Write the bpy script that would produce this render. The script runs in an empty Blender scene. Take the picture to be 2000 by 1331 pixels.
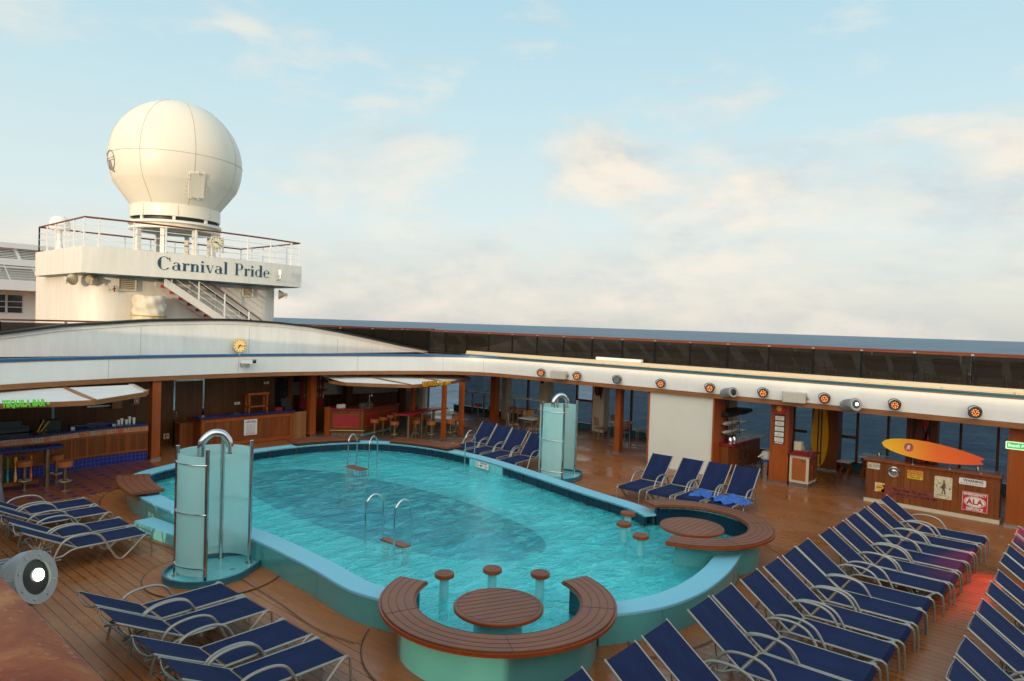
import bpy, bmesh, math, random
from math import sin, cos, pi, radians as R
from mathutils import Vector as V, Matrix, geometry
random.seed(7)
S = bpy.context.scene
COL = S.collection

# ------------------------------------------------------------------ materials
def nodes(name):
    m = bpy.data.materials.new(name); m.use_nodes = True
    return m, m.node_tree, m.node_tree.nodes['Principled BSDF']
def lnk(t, a, b): t.links.new(a, b)
def tex_co(t, scale=(1, 1, 1), kind='Object', rot=(0, 0, 0)):
    c = t.nodes.new('ShaderNodeTexCoord'); m = t.nodes.new('ShaderNodeMapping')
    m.inputs['Scale'].default_value = scale; m.inputs['Rotation'].default_value = rot
    lnk(t, c.outputs[kind], m.inputs['Vector']); return m.outputs['Vector']
def world_co(t, scale=(1, 1, 1)):
    c = t.nodes.new('ShaderNodeNewGeometry'); m = t.nodes.new('ShaderNodeMapping')
    m.inputs['Scale'].default_value = scale
    lnk(t, c.outputs['Position'], m.inputs['Vector']); return m.outputs['Vector']
def noise(t, vec, scale, detail=4, rough=.55, dist=0.):
    n = t.nodes.new('ShaderNodeTexNoise'); n.inputs['Scale'].default_value = scale
    n.inputs['Detail'].default_value = detail; n.inputs['Roughness'].default_value = rough
    n.inputs['Distortion'].default_value = dist
    lnk(t, vec, n.inputs['Vector']); return n.outputs['Fac']
def ramp(t, fac, stops):
    r = t.nodes.new('ShaderNodeValToRGB'); e = r.color_ramp.elements
    while len(e) < len(stops): e.new(.5)
    for k, (p, c) in enumerate(stops):
        e[k].position = p; e[k].color = (c[0], c[1], c[2], 1) if isinstance(c, (tuple, list)) else (c, c, c, 1)
    lnk(t, fac, r.inputs['Fac']); return r.outputs['Color']
def mth(t, op, a, b=None):
    n = t.nodes.new('ShaderNodeMath'); n.operation = op
    for k, x in enumerate((a, b)):
        if x is None: continue
        if isinstance(x, (int, float)): n.inputs[k].default_value = x
        else: lnk(t, x, n.inputs[k])
    return n.outputs[0]
def mixc(t, fac, a, b, mode='MIX'):
    n = t.nodes.new('ShaderNodeMix'); n.data_type = 'RGBA'; n.blend_type = mode
    if isinstance(fac, (int, float)): n.inputs[0].default_value = fac
    else: lnk(t, fac, n.inputs[0])
    for k, x in ((6, a), (7, b)):
        if isinstance(x, (tuple, list)): n.inputs[k].default_value = (x[0], x[1], x[2], 1)
        else: lnk(t, x, n.inputs[k])
    return n.outputs[2]
def bump(t, bs, h, strength=.3, dist=.01):
    b = t.nodes.new('ShaderNodeBump'); b.inputs['Strength'].default_value = strength
    b.inputs['Distance'].default_value = dist; lnk(t, h, b.inputs['Height']); lnk(t, b.outputs['Normal'], bs.inputs['Normal'])
def pm(name, col, rough=.5, metal=0., var=.12, scale=6., bmp=0., coat=0., spec=.5, world=False):
    m, t, b = nodes(name)
    vec = world_co(t) if world else tex_co(t)
    n = noise(t, vec, scale, 5)
    lo = [max(0, c * (1 - var)) for c in col]; hi = [min(1, c * (1 + var)) for c in col]
    lnk(t, ramp(t, n, [(.3, lo), (.7, hi)]), b.inputs['Base Color'])
    lnk(t, ramp(t, noise(t, vec, scale * .6, 3), [(.3, max(0, rough - .07)), (.7, min(1, rough + .08))]), b.inputs['Roughness'])
    b.inputs['Metallic'].default_value = metal; b.inputs['Coat Weight'].default_value = coat
    b.inputs['Specular IOR Level'].default_value = spec
    if bmp: bump(t, b, noise(t, vec, scale * 8, 3), bmp, .004)
    return m
def wood(name, c1, c2, rough=.4, axis='z', plank=0., coat=.0, dark=.35, grain=1., world=True):
    """varnished boards: long grain along axis, colour changing from board to board"""
    m, t, b = nodes(name)
    ai = 'xyz'.index(axis); sc = [14., 14., 14.]; sc[ai] = 1.1
    g0 = world_co(t) if world else tex_co(t)
    vec = t.nodes.new('ShaderNodeMapping'); vec.inputs['Scale'].default_value = [s * grain for s in sc]; lnk(t, g0, vec.inputs['Vector'])
    n = noise(t, vec.outputs['Vector'], 1.0, 6, .65, 1.2)
    col = ramp(t, n, [(.25, c1), (.5, [(a + q) / 2 for a, q in zip(c1, c2)]), (.78, c2)])
    big = noise(t, g0, .9, 3)
    col = mixc(t, .55, col, ramp(t, big, [(.3, .7), (.7, 1.15)]), 'MULTIPLY')
    if plank:
        sx = t.nodes.new('ShaderNodeSeparateXYZ'); lnk(t, g0, sx.inputs[0])
        w = 0 if ai != 0 else 1
        hsum = mth(t, 'ADD', sx.outputs[w], mth(t, 'MULTIPLY', sx.outputs[1 if w == 0 and ai != 1 else 2], .71)) if ai == 2 else sx.outputs[w]
        u = mth(t, 'DIVIDE', hsum, plank)
        fr = mth(t, 'FRACT', u); cell = mth(t, 'FLOOR', u)
        wn = t.nodes.new('ShaderNodeTexWhiteNoise'); wn.noise_dimensions = '1D'; lnk(t, cell, wn.inputs['W'])
        col = mixc(t, .8, col, ramp(t, wn.outputs['Value'], [(0, .72), (1, 1.12)]), 'MULTIPLY')
        gap = mth(t, 'LESS_THAN', fr, .07)
        col = mixc(t, mth(t, 'MULTIPLY', gap, 1 - dark), col, (.01, .006, .004))
    lnk(t, col, b.inputs['Base Color'])
    lnk(t, ramp(t, n, [(.3, rough - .05), (.7, rough + .1)]), b.inputs['Roughness'])
    b.inputs['Coat Weight'].default_value = coat * .4; b.inputs['Coat Roughness'].default_value = .2; b.inputs['Specular IOR Level'].default_value = .28
    bump(t, b, n, .12, .003)
    return m
def emit(name, col, st):
    m, t, b = nodes(name)
    n = noise(t, tex_co(t), 20, 2)
    b.inputs['Base Color'].default_value = (*col, 1)
    lnk(t, ramp(t, n, [(.3, [c * .85 for c in col]), (.7, col)]), b.inputs['Emission Color'])
    b.inputs['Emission Strength'].default_value = st
    return m
def pane(name, tint, rough=.02, refl=1., dirt_haze=.0):
    """thin pane: tinted see-through with a mirror sheen, under a film of dirt and added haze"""
    m = bpy.data.materials.new(name); m.use_nodes = True; t = m.node_tree; t.nodes.clear()
    o = t.nodes.new('ShaderNodeOutputMaterial'); tr = t.nodes.new('ShaderNodeBsdfTransparent'); gl = t.nodes.new('ShaderNodeBsdfGlossy')
    tr.inputs['Color'].default_value = (*tint, 1); gl.inputs['Roughness'].default_value = rough; gl.inputs['Color'].default_value = (.95, .95, .95, 1)
    fr = t.nodes.new('ShaderNodeFresnel'); fr.inputs['IOR'].default_value = 1.5
    fac = mth(t, 'MULTIPLY', fr.outputs[0], refl)
    mx = t.nodes.new('ShaderNodeMixShader'); lnk(t, fac, mx.inputs[0]); lnk(t, tr.outputs[0], mx.inputs[1]); lnk(t, gl.outputs[0], mx.inputs[2])
    out = mx.outputs[0]
    if dirt_haze:
        df = t.nodes.new('ShaderNodeBsdfDiffuse'); df.inputs['Color'].default_value = (.5, .42, .33, 1)
        n = noise(t, world_co(t, (1.5, 1.5, .35)), 4, 5)
        f = ramp(t, n, [(.3, .78 * dirt_haze), (.8, dirt_haze)])  # nearly even film, brightens the glass with haze as well as dirt
        m2 = t.nodes.new('ShaderNodeMixShader'); lnk(t, f, m2.inputs[0]); lnk(t, out, m2.inputs[1]); lnk(t, df.outputs[0], m2.inputs[2]); out = m2.outputs[0]
    lnk(t, out, o.inputs['Surface']); return m

M = {}
# ------------------------------------------------------------------ mesh builder
class MB:
    def __init__(s): s.v = []; s.f = []; s.mi = []; s.cur = 0
    def add(s, vs, fs):
        b = len(s.v); s.v += [tuple(v) for v in vs]; s.f += [tuple(i + b for i in f) for f in fs]; s.mi += [s.cur] * len(fs); return s
    def box(s, x0, y0, z0, x1, y1, z1, mat=None):
        p = [V((x, y, z)) for z in (z0, z1) for y in (y0, y1) for x in (x0, x1)]
        if mat: p = [mat @ q for q in p]
        return s.add(p, [(0, 2, 3, 1), (4, 5, 7, 6), (0, 1, 5, 4), (2, 6, 7, 3), (0, 4, 6, 2), (1, 3, 7, 5)])
    def prism(s, poly, z0, z1, cap=True, zt=None, mat=None):
        n = len(poly); p = [V((a, b, z0)) for a, b in poly] + [V((a, b, z1 if zt is None else zt(a, b))) for a, b in poly]
        if mat: p = [mat @ q for q in p]
        fs = [(i, (i + 1) % n, n + (i + 1) % n, n + i) for i in range(n)]
        if cap:
            tri = geometry.tessellate_polygon([[V((a, b, 0)) for a, b in poly]])
            for q in tri:
                a, b_, c = (poly[i] for i in q)
                if (b_[0] - a[0]) * (c[1] - a[1]) - (b_[1] - a[1]) * (c[0] - a[0]) < 0: q = q[::-1]
                fs.append(tuple(n + i for i in q)); fs.append(tuple(reversed(q)))
        return s.add(p, fs)
    def sheet(s, loops, z):
        pts = [V((a, b, z)) for l in loops for a, b in l]
        tri = geometry.tessellate_polygon([[V((a, b, 0)) for a, b in l] for l in loops]); fs = []
        for q in tri:
            a, b_, c = (pts[i] for i in q)
            if (b_.x - a.x) * (c.y - a.y) - (b_.y - a.y) * (c.x - a.x) < 0: q = q[::-1]
            fs.append(tuple(q))
        return s.add(pts, fs)
    def tube(s, path, r, n=8, closed=False, cap=True, flat=1.):
        P = [V(p) for p in path]; m = len(P); rs = r if isinstance(r, (list, tuple)) else [r] * m
        up = V((0, 0, 1)); prev = None; rings = []
        for i, p in enumerate(P):
            if closed: d = P[(i + 1) % m] - P[i - 1]
            else: d = P[min(i + 1, m - 1)] - P[max(i - 1, 0)]
            d.normalize()
            if prev is None:
                a = up if abs(d.z) < .9 else V((1, 0, 0)); u = d.cross(a).normalized()
            else:
                u = prev - d * prev.dot(d)
                u = u.normalized() if u.length > 1e-6 else d.orthogonal().normalized()
            prev = u; w = d.cross(u)
            rings.append([p + u * (cos(2 * pi * k / n) * rs[i]) + w * (sin(2 * pi * k / n) * rs[i] * flat) for k in range(n)])
        vs = [q for g in rings for q in g]; fs = []
        for i in range(m if closed else m - 1):
            j = (i + 1) % m
            for k in range(n): fs.append((i * n + k, i * n + (k + 1) % n, j * n + (k + 1) % n, j * n + k))
        if cap and not closed: fs.append(tuple(range(n))[::-1]); fs.append(tuple((m - 1) * n + k for k in range(n)))
        return s.add(vs, fs)
    def lathe(s, prof, c=(0, 0, 0), n=32, mat=None, a0=0., a1=2 * pi):
        full = abs(a1 - a0 - 2 * pi) < 1e-6; m = n if full else n + 1
        vs = [V((r * cos(a0 + (a1 - a0) * k / n), r * sin(a0 + (a1 - a0) * k / n), z)) for r, z in prof for k in range(m)]
        vs = [(mat @ q if mat else q) + V(c) for q in vs]
        fs = []
        for i in range(len(prof) - 1):
            for k in range(n):
                k2 = (k + 1) % m
                fs.append((i * m + k, i * m + k2, (i + 1) * m + k2, (i + 1) * m + k))
        return s.add(vs, fs)
    def cyl(s, c, r, h, n=24, mat=None, r2=None, bev=0.):
        r2 = r if r2 is None else r2
        if bev: return s.lathe([(0, 0), (r - bev, 0), (r, bev), (r2, h - bev), (r2 - bev, h), (0, h)], c, n, mat)
        return s.lathe([(0, 0), (r, 0), (r2, h), (0, h)], c, n, mat)
    def strip(s, a, b, close=False):
        """faces between two point rows"""
        n = len(a); fs = [(i, (i + 1) % n, n + (i + 1) % n, n + i) for i in range(n if close else n - 1)]
        return s.add([V(p) for p in a] + [V(p) for p in b], fs)
    def curved_box(s, path, wl, wr, z0, z1):
        """a bar of rectangular section following a plan path (x, y), offset wl to the left and wr to the right"""
        L = offs(path, wl); Q = offs(path, -wr)
        n = len(path); vs = []
        for row, z in ((Q, z0), (L, z0), (L, z1), (Q, z1)): vs += [V((x, y, z)) for x, y in row]
        fs = []
        for k in range(4):
            k2 = (k + 1) % 4
            for i in range(n - 1): fs.append((k * n + i, k * n + i + 1, k2 * n + i + 1, k2 * n + i))
        fs = [f[::-1] for f in fs]
        fs.append((0, n, 2 * n, 3 * n)); fs.append((3 * n + n - 1, 2 * n + n - 1, n + n - 1, n - 1))
        return s.add(vs, fs)
    def mesh(s, name, mats, smooth=True, ang=35, bevel=0.):
        me = bpy.data.meshes.new(name); me.from_pydata(s.v, [], s.f)
        mats = mats if isinstance(mats, (list, tuple)) else [mats]
        for m in mats: me.materials.append(M[m] if isinstance(m, str) else m)
        if len(mats) > 1: me.polygons.foreach_set('material_index', s.mi)
        bm = bmesh.new(); bm.from_mesh(me)
        bmesh.ops.remove_doubles(bm, verts=bm.verts, dist=1e-5)
        bmesh.ops.dissolve_degenerate(bm, edges=bm.edges, dist=1e-6)
        bmesh.ops.recalc_face_normals(bm, faces=bm.faces)
        if bevel:
            es = [e for e in bm.edges if len(e.link_faces) == 2 and e.calc_face_angle(0) > R(50)]
            bmesh.ops.bevel(bm, geom=es, offset=bevel, segments=2, affect='EDGES', clamp_overlap=True)
        if smooth:
            for f in bm.faces: f.smooth = True
            for e in bm.edges:
                if len(e.link_faces) != 2 or e.calc_face_angle(0) > R(ang): e.smooth = False
        bm.to_mesh(me); bm.free(); return me
    def build(s, name, mats, parent=None, **k):
        o = bpy.data.objects.new(name, s.mesh(name, mats, **k)); COL.objects.link(o)
        if parent: o.parent = parent
        return o
def offs(path, d):
    out = []; n = len(path)
    for i in range(n):
        a = path[max(i - 1, 0)]; b = path[min(i + 1, n - 1)]
        dx, dy = b[0] - a[0], b[1] - a[1]; l = math.hypot(dx, dy) or 1
        out.append((path[i][0] - dy / l * d, path[i][1] + dx / l * d))
    return out
def spline(pts, k=6, closed=False):
    P = [V((*p, 0)) if len(p) == 2 else V(p) for p in pts]; n = len(P); out = []
    for i in range(n if closed else n - 1):
        if closed: a, b, c, d = P[i - 1], P[i], P[(i + 1) % n], P[(i + 2) % n]
        else: a, b, c, d = P[max(i - 1, 0)], P[i], P[i + 1], P[min(i + 2, n - 1)]
        for j in range(k):
            t = j / k
            out.append(.5 * ((2 * b) + (c - a) * t + (2 * a - 5 * b + 4 * c - d) * t * t + (3 * b - a - 3 * c + d) * t ** 3))
    if not closed: out.append(P[-1])
    return [tuple(q[:len(pts[0])]) for q in out]
def arc(c, r, a0, a1, n):
    return [(c[0] + r * cos(R(a0 + (a1 - a0) * i / n)), c[1] + r * sin(R(a0 + (a1 - a0) * i / n))) for i in range(n + 1)]
def tag(o, label=None, cat=None, group=None, kind=None):
    if label: o['label'] = label
    if cat: o['category'] = cat
    if group: o['group'] = group
    if kind: o['kind'] = kind
    return o
def thing(name, label, cat, loc=(0, 0, 0), rz=0., group=None):
    o = bpy.data.objects.new(name, None); o.empty_display_size = .1; COL.objects.link(o)
    o.location = loc; o.rotation_euler = (0, 0, rz); return tag(o, label, cat, group)
def kids(o): return [c for c in bpy.data.objects if c.parent == o]
def dup(o, loc, rz, label, group=None):
    def cp(q, par):
        c = q.copy(); COL.objects.link(c); c.parent = par
        for ch in KID.get(q.name, []): cp(ch, c)
        return c
    KID.clear()
    for q in bpy.data.objects:
        if q.parent: KID.setdefault(q.parent.name, []).append(q)
    r = cp(o, None); r.location = loc; r.rotation_euler = (0, 0, rz); r['label'] = label
    if group: r['group'] = group
    return r
KID = {}
def text_mesh(name, txt, size, mat, parent, loc, rot, bold=.0, depth=.004, align='CENTER', shear=0., sx=1., spacing=1.):
    cu = bpy.data.curves.new('t', 'FONT'); cu.body = txt; cu.size = size; cu.offset = bold; cu.extrude = depth; cu.align_x = align; cu.align_y = 'CENTER'; cu.shear = shear
    cu.space_character = spacing; cu.resolution_u = 3
    to = bpy.data.objects.new('t', cu); COL.objects.link(to)
    dg = bpy.context.evaluated_depsgraph_get(); me = bpy.data.meshes.new_from_object(to.evaluated_get(dg))
    bpy.data.objects.remove(to); bpy.data.curves.remove(cu)
    me.materials.clear(); me.materials.append(M[mat])
    o = bpy.data.objects.new(name, me); COL.objects.link(o); o.location = loc; o.rotation_euler = rot; o.scale = (sx, 1, 1)
    if parent: o.parent = parent
    return o
def T(x=0, y=0, z=0, rx=0, ry=0, rz=0):
    return Matrix.Translation((x, y, z)) @ Matrix.Rotation(rz, 4, 'Z') @ Matrix.Rotation(ry, 4, 'Y') @ Matrix.Rotation(rx, 4, 'X')
# ------------------------------------------------------------------ the palette
def deck_mat(name, lines=True, wet=.5):
    m, t, b = nodes(name); p = world_co(t)
    sx = t.nodes.new('ShaderNodeSeparateXYZ'); lnk(t, p, sx.inputs[0])
    u = mth(t, 'DIVIDE', sx.outputs[0], .155); fr = mth(t, 'FRACT', u); cell = mth(t, 'FLOOR', u)
    wn = t.nodes.new('ShaderNodeTexWhiteNoise'); wn.noise_dimensions = '1D'; lnk(t, cell, wn.inputs['W'])
    yb = mth(t, 'FLOOR', mth(t, 'DIVIDE', mth(t, 'ADD', sx.outputs[1], mth(t, 'MULTIPLY', wn.outputs['Value'], 2.4)), 2.4))
    wn2 = t.nodes.new('ShaderNodeTexWhiteNoise'); wn2.noise_dimensions = '2D'
    cb = t.nodes.new('ShaderNodeCombineXYZ'); lnk(t, cell, cb.inputs[0]); lnk(t, yb, cb.inputs[1]); lnk(t, cb.outputs[0], wn2.inputs['Vector'])
    g = noise(t, world_co(t, (22, 1.4, 1)), 1, 5, .6)
    col = ramp(t, g, [(.25, (.29, .096, .029)), (.75, (.41, .145, .045))])
    if lines:
        col = mixc(t, .5, col, ramp(t, wn2.outputs['Value'], [(0, .8), (1, 1.1)]), 'MULTIPLY')
        yfr = mth(t, 'FRACT', mth(t, 'DIVIDE', mth(t, 'ADD', sx.outputs[1], mth(t, 'MULTIPLY', wn.outputs['Value'], 2.4)), 2.4))
        gap = mth(t, 'MAXIMUM', mth(t, 'LESS_THAN', fr, .085), mth(t, 'LESS_THAN', yfr, .004))
        col = mixc(t, mth(t, 'MULTIPLY', gap, .93), col, (.012, .008, .006))
    st = noise(t, world_co(t, (.8, .5, 1)), 1.1, 5, .6)
    col = mixc(t, .5, col, ramp(t, st, [(.3, .72), (.7, 1.1)]), 'MULTIPLY')
    lnk(t, col, b.inputs['Base Color'])
    wetn = noise(t, world_co(t, (1, .6, 1)), .9, 5, .65, .6)
    lnk(t, ramp(t, wetn, [(.36, .52), (.52, .33), (.66, .08)]), b.inputs['Roughness'])
    b.inputs['Specular IOR Level'].default_value = .36
    bump(t, b, noise(t, world_co(t, (30, 5, 1)), 1, 3), .08, .004)
    return m
M['deck'] = deck_mat('composite teak deck planks')
M['margin'] = deck_mat('plain teak margin board', lines=False)
M['bench'] = wood('oiled teak slats', (.15, .043, .017), (.28, .086, .034), .38, 'x', 0, .15, grain=1.2)
M['bench_red'] = wood('red teak edge', (.20, .036, .008), (.32, .068, .016), .32, 'x', 0, .2)
M['wood'] = wood('dark bar panelling', (.15, .042, .010), (.29, .084, .020), .38, 'z', .11, .2, .45)
M['wood_dark'] = wood('walnut wall boards', (.085, .032, .009), (.165, .062, .017), .4, 'z', .17, .15, .5)
M['wood_post'] = wood('red varnished post', (.25, .055, .011), (.40, .095, .020), .33, 'z', 0, .25)
M['wood_trim'] = wood('brown wooden fascia board', (.22, .085, .03), (.36, .15, .055), .38, 'x', 0, .15)
M['wood_trim_y'] = wood('brown wooden fascia board lengthwise', (.22, .085, .03), (.36, .15, .055), .38, 'y', 0, .15)
M['rail'] = wood('varnished handrail', (.13, .03, .010), (.21, .055, .018), .35, 'y', 0, .1)
M['seat_wood'] = wood('orange stool rim', (.30, .085, .02), (.42, .13, .035), .3, 'x', 0, .3)
M['slat'] = wood('pale teak slat', (.30, .13, .05), (.42, .2, .085), .45, 'y', .08, .05, .3)
M['white'] = None
M['white_stain'] = None
def stained(name, col, rust=.10, lo=.86):
    m, t, b = nodes(name); p = world_co(t)
    n = noise(t, world_co(t, (2.2, 2.2, .35)), 1.4, 6, .7)
    c = ramp(t, n, [(.3, [x * lo for x in col]), (.62, col)])
    r = noise(t, world_co(t, (6, 6, .5)), 1.1, 6, .75)
    c = mixc(t, ramp(t, r, [(.66, 0), (.8, rust)]), c, (.35, .2, .09))
    lnk(t, c, b.inputs['Base Color']); b.inputs['Roughness'].default_value = .45
    bump(t, b, noise(t, p, .9, 3), .25, .03); return m
M['white'] = stained('white marine paint', (.80, .79, .755), .04, .95)
M['white_stain'] = stained('weathered white steel', (.80, .79, .75), .22)
M['tower'] = stained('white tower plating', (.76, .73, .66), .16)
M['radome'] = pm('radome shell gelcoat', (.74, .69, .585), .4, 0, .03, .8)
M['seam'] = pm('radome seam sealant', (.50, .43, .32), .6)
M['letter'] = pm('teal lettering', (.010, .06, .105), .4)
M['teal'] = pm('teal enamel', (.02, .12, .17), .35)
M['blue_stripe'] = pm('blue waterway', (.02, .13, .30), .4)
M['black'] = pm('black rubber edge', (.012, .012, .013), .5, 0, .2, 12, .15)
M['matt_black'] = pm('matt black post paint', (.010, .010, .011), .85, 0, .2, 12, spec=.08)
M['grey'] = pm('grey cast aluminium', (.33, .34, .34), .45, .3, .06, 20, .1)
M['alu'] = pm('anodised aluminium tube', (.37, .345, .30), .38, .6, .06, 10)
M['chrome'] = pm('polished stainless', (.62, .63, .64), .12, 1., .05, 9)
M['steel'] = pm('brushed stainless', (.46, .45, .42), .28, 1., .08, 14)
M['brass'] = pm('bronzed pedestal metal', (.30, .24, .15), .33, .9, .1, 10)
def sling(name, a, b_):
    m, t, b = nodes(name); v = tex_co(t)
    w = t.nodes.new('ShaderNodeTexWave'); w.inputs['Scale'].default_value = 140; w.bands_direction = 'X'; lnk(t, v, w.inputs['Vector'])
    w2 = t.nodes.new('ShaderNodeTexWave'); w2.inputs['Scale'].default_value = 140; w2.bands_direction = 'Y'; lnk(t, v, w2.inputs['Vector'])
    h = mth(t, 'MULTIPLY', w.outputs['Fac'], w2.outputs['Fac'])
    n = noise(t, tex_co(t, (3, 1.2, 1)), 1.6, 4)
    lnk(t, ramp(t, n, [(.3, a), (.7, b_)]), b.inputs['Base Color'])
    b.inputs['Roughness'].default_value = .75; b.inputs['Specular IOR Level'].default_value = .12
    bump(t, b, h, .2, .001); return m
M['sling'] = sling('navy sling mesh', (.010, .017, .056), (.015, .025, .078))
M['sling_dark'] = sling('dark brown sling mesh', (.02, .018, .018), (.035, .03, .028))
M['towel'] = pm('blue cotton towel', (.035, .12, .42), .9, 0, .25, 9, .5)
M['aqua'] = pm('aqua pool gelcoat', (.16, .50, .53), .28, 0, .06, 3, 0, .3, world=True)
M['aqua_wall'] = pm('glossy teal outer panel', (.085, .34, .345), .16, 0, .08, 1.2, 0, .5, world=True)
M['aqua_top'] = pm('pale blue coping', (.20, .52, .64), .45, 0, .08, 60, .08, world=True)
M['aqua_floor'] = pm('light aqua pool floor', (.24, .93, .95), .4, 0, .14, 1.3, world=True)
M['deep_wall'] = pm('teal basin wall', (.002, .12, .28), .4, 0, .12, 1.5, world=True)
M['south_floor'] = pm('turquoise basin floor', (.004, .30, .52), .4, 0, .12, 1.1, world=True)
M['deep_floor'] = pm('blue deep basin floor', (.001, .07, .26), .4, 0, .2, .6, world=True)
M['deep_blue'] = pm('royal blue tile', (.004, .06, .46), .4, 0, .25, 2, world=True)
M['drain'] = pm('dark drain channel', (.02, .10, .12), .5)
M['navy_tile'] = pm('dark navy pool tile', (.004, .016, .036), .22, 0, .15, 4)
M['frost'] = None
def frosted(name, tint):
    m, t, b = nodes(name); n = noise(t, tex_co(t), 2, 3)
    lnk(t, ramp(t, n, [(.3, [c * .93 for c in tint]), (.7, tint)]), b.inputs['Base Color'])
    b.inputs['Roughness'].default_value = .35
    tl = t.nodes.new('ShaderNodeBsdfTranslucent'); tl.inputs['Color'].default_value = (*tint, 1)
    tr = t.nodes.new('ShaderNodeBsdfTransparent'); tr.inputs['Color'].default_value = (.85, .98, .97, 1)
    m1 = t.nodes.new('ShaderNodeMixShader'); m1.inputs[0].default_value = .55; lnk(t, b.outputs[0], m1.inputs[1]); lnk(t, tl.outputs[0], m1.inputs[2])
    m2 = t.nodes.new('ShaderNodeMixShader'); m2.inputs[0].default_value = .36; lnk(t, m1.outputs[0], m2.inputs[1]); lnk(t, tr.outputs[0], m2.inputs[2])
    lnk(t, m2.outputs[0], t.nodes['Material Output'].inputs['Surface']); return m
M['frost'] = frosted('frosted aqua acrylic', (.70, .93, .905))
M['tint'] = pane('bronze tinted screen glass', (.27, .245, .215), .03, .4, .032)
M['tint_win'] = pane('blue grey window glass', (.50, .55, .58), .02, .5, .010)
M['clear'] = pane('clear window glass', (.93, .95, .95), .02, .6)
M['navy'] = pm('navy counter top', (.012, .02, .11), .25, 0, .15, 14)
M['red'] = pm('red counter laminate', (.24, .012, .022), .28, 0, .1, 8)
M['red_panel'] = pm('red panel cloth', (.32, .012, .02), .5, 0, .12, 5)
M['stone'] = pm('pale stone table top', (.48, .46, .43), .35, 0, .12, 18)
M['cream'] = pm('cream column cladding', (.58, .50, .36), .45, 0, .05, 2)
M['panel_white'] = pm('matt white wall panel', (.70, .68, .60), .5, 0, .03, 1.5)
M['soffit'] = pm('dim soffit lining', (.30, .22, .14), .6, 0, .08, 2)
M['canvas'] = pm('white awning canvas', (.72, .70, .66), .7, 0, .05, 3, .1)
M['cover'] = pm('cream tarpaulin', (.62, .56, .44), .6, 0, .08, 3)
M['strap'] = pm('yellow webbing strap', (.55, .35, .03), .6)
M['fire_red'] = pm('extinguisher red', (.45, .015, .015), .3)
M['paper'] = pm('white paper notice', (.72, .71, .67), .6, 0, .04, 8)
M['ink'] = pm('black print', (.015, .014, .014), .5)
M['print_grey'] = pm('grey print', (.18, .18, .2), .6)
M['print_blue'] = pm('blue print', (.03, .08, .28), .6)
M['print_red'] = pm('red print', (.5, .02, .025), .45)
M['print_yel'] = pm('yellow enamel', (.72, .42, .03), .4, 0, .1, 10)
M['print_white'] = pm('white enamel', (.75, .73, .68), .4, 0, .06, 12)
M['sign_cream'] = pm('stained cream tin', (.62, .53, .36), .5, 0, .2, 14)
M['rusty'] = pm('rusty painted tin', (.20, .035, .018), .55, 0, .3, 9, .2)
M['sepia'] = pm('sepia ink', (.14, .08, .04), .6)
M['green_sign'] = emit('green lit letters', (.10, .50, .03), .35)
M['exit_green'] = emit('lit green sign face', (.03, .45, .20), .8)
M['exit_pale'] = emit('lit pale lettering', (.75, .85, .45), .9)
M['yel_letter'] = pm('golden sign letters', (.75, .42, .02), .45)
M['amber'] = emit('amber led lens', (1., .24, .012), 1.15)
M['amber_core'] = emit('amber led core', (1., .62, .12), 6.)
M['red_led'] = emit('red led lens', (1., .02, .02), 14.)
M['off_led'] = pm('unlit led lens', (.30, .36, .34), .25)
M['lamp_white'] = emit('lit projector lens', (.86, 1., .66), 7.)
M['dark_glass'] = pm('dark lens glass', (.012, .016, .018), .12)
M['clock_face'] = emit('backlit clock dial', (.90, .58, .20), .35)
M['clock_face_dim'] = pm('cream clock dial', (.74, .66, .48), .35)
M['speaker'] = pm('off white speaker cabinet', (.56, .52, .45), .5, 0, .05, 12, .1)
M['grille'] = pm('speaker grille', (.50, .46, .39), .6, 0, .1, 60, .3)
M['horn'] = pm('aged horn plastic', (.50, .44, .32), .45, 0, .08, 8)
M['board_yel'] = pm('yellow surfboard resin', (.75, .36, .008), .35, 0, .06, 4, coat=.1, spec=.3)
M['wet_floor'] = pm('yellow plastic sign', (.72, .42, .02), .4)
M['carpet'] = None
def carpet():
    m, t, b = nodes('patterned carpet'); p = world_co(t)
    v = t.nodes.new('ShaderNodeTexVoronoi'); v.inputs['Scale'].default_value = 5.5; lnk(t, p, v.inputs['Vector'])
    n = noise(t, p, 6, 5)
    c = ramp(t, v.outputs['Color'], [(.2, (.05, .09, .09)), (.45, (.16, .13, .09)), (.6, (.25, .05, .03)), (.8, (.10, .10, .08))])
    c = mixc(t, n, c, (.16, .10, .06)); lnk(t, c, b.inputs['Base Color']); b.inputs['Roughness'].default_value = .9; return m
M['carpet'] = carpet()
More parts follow.
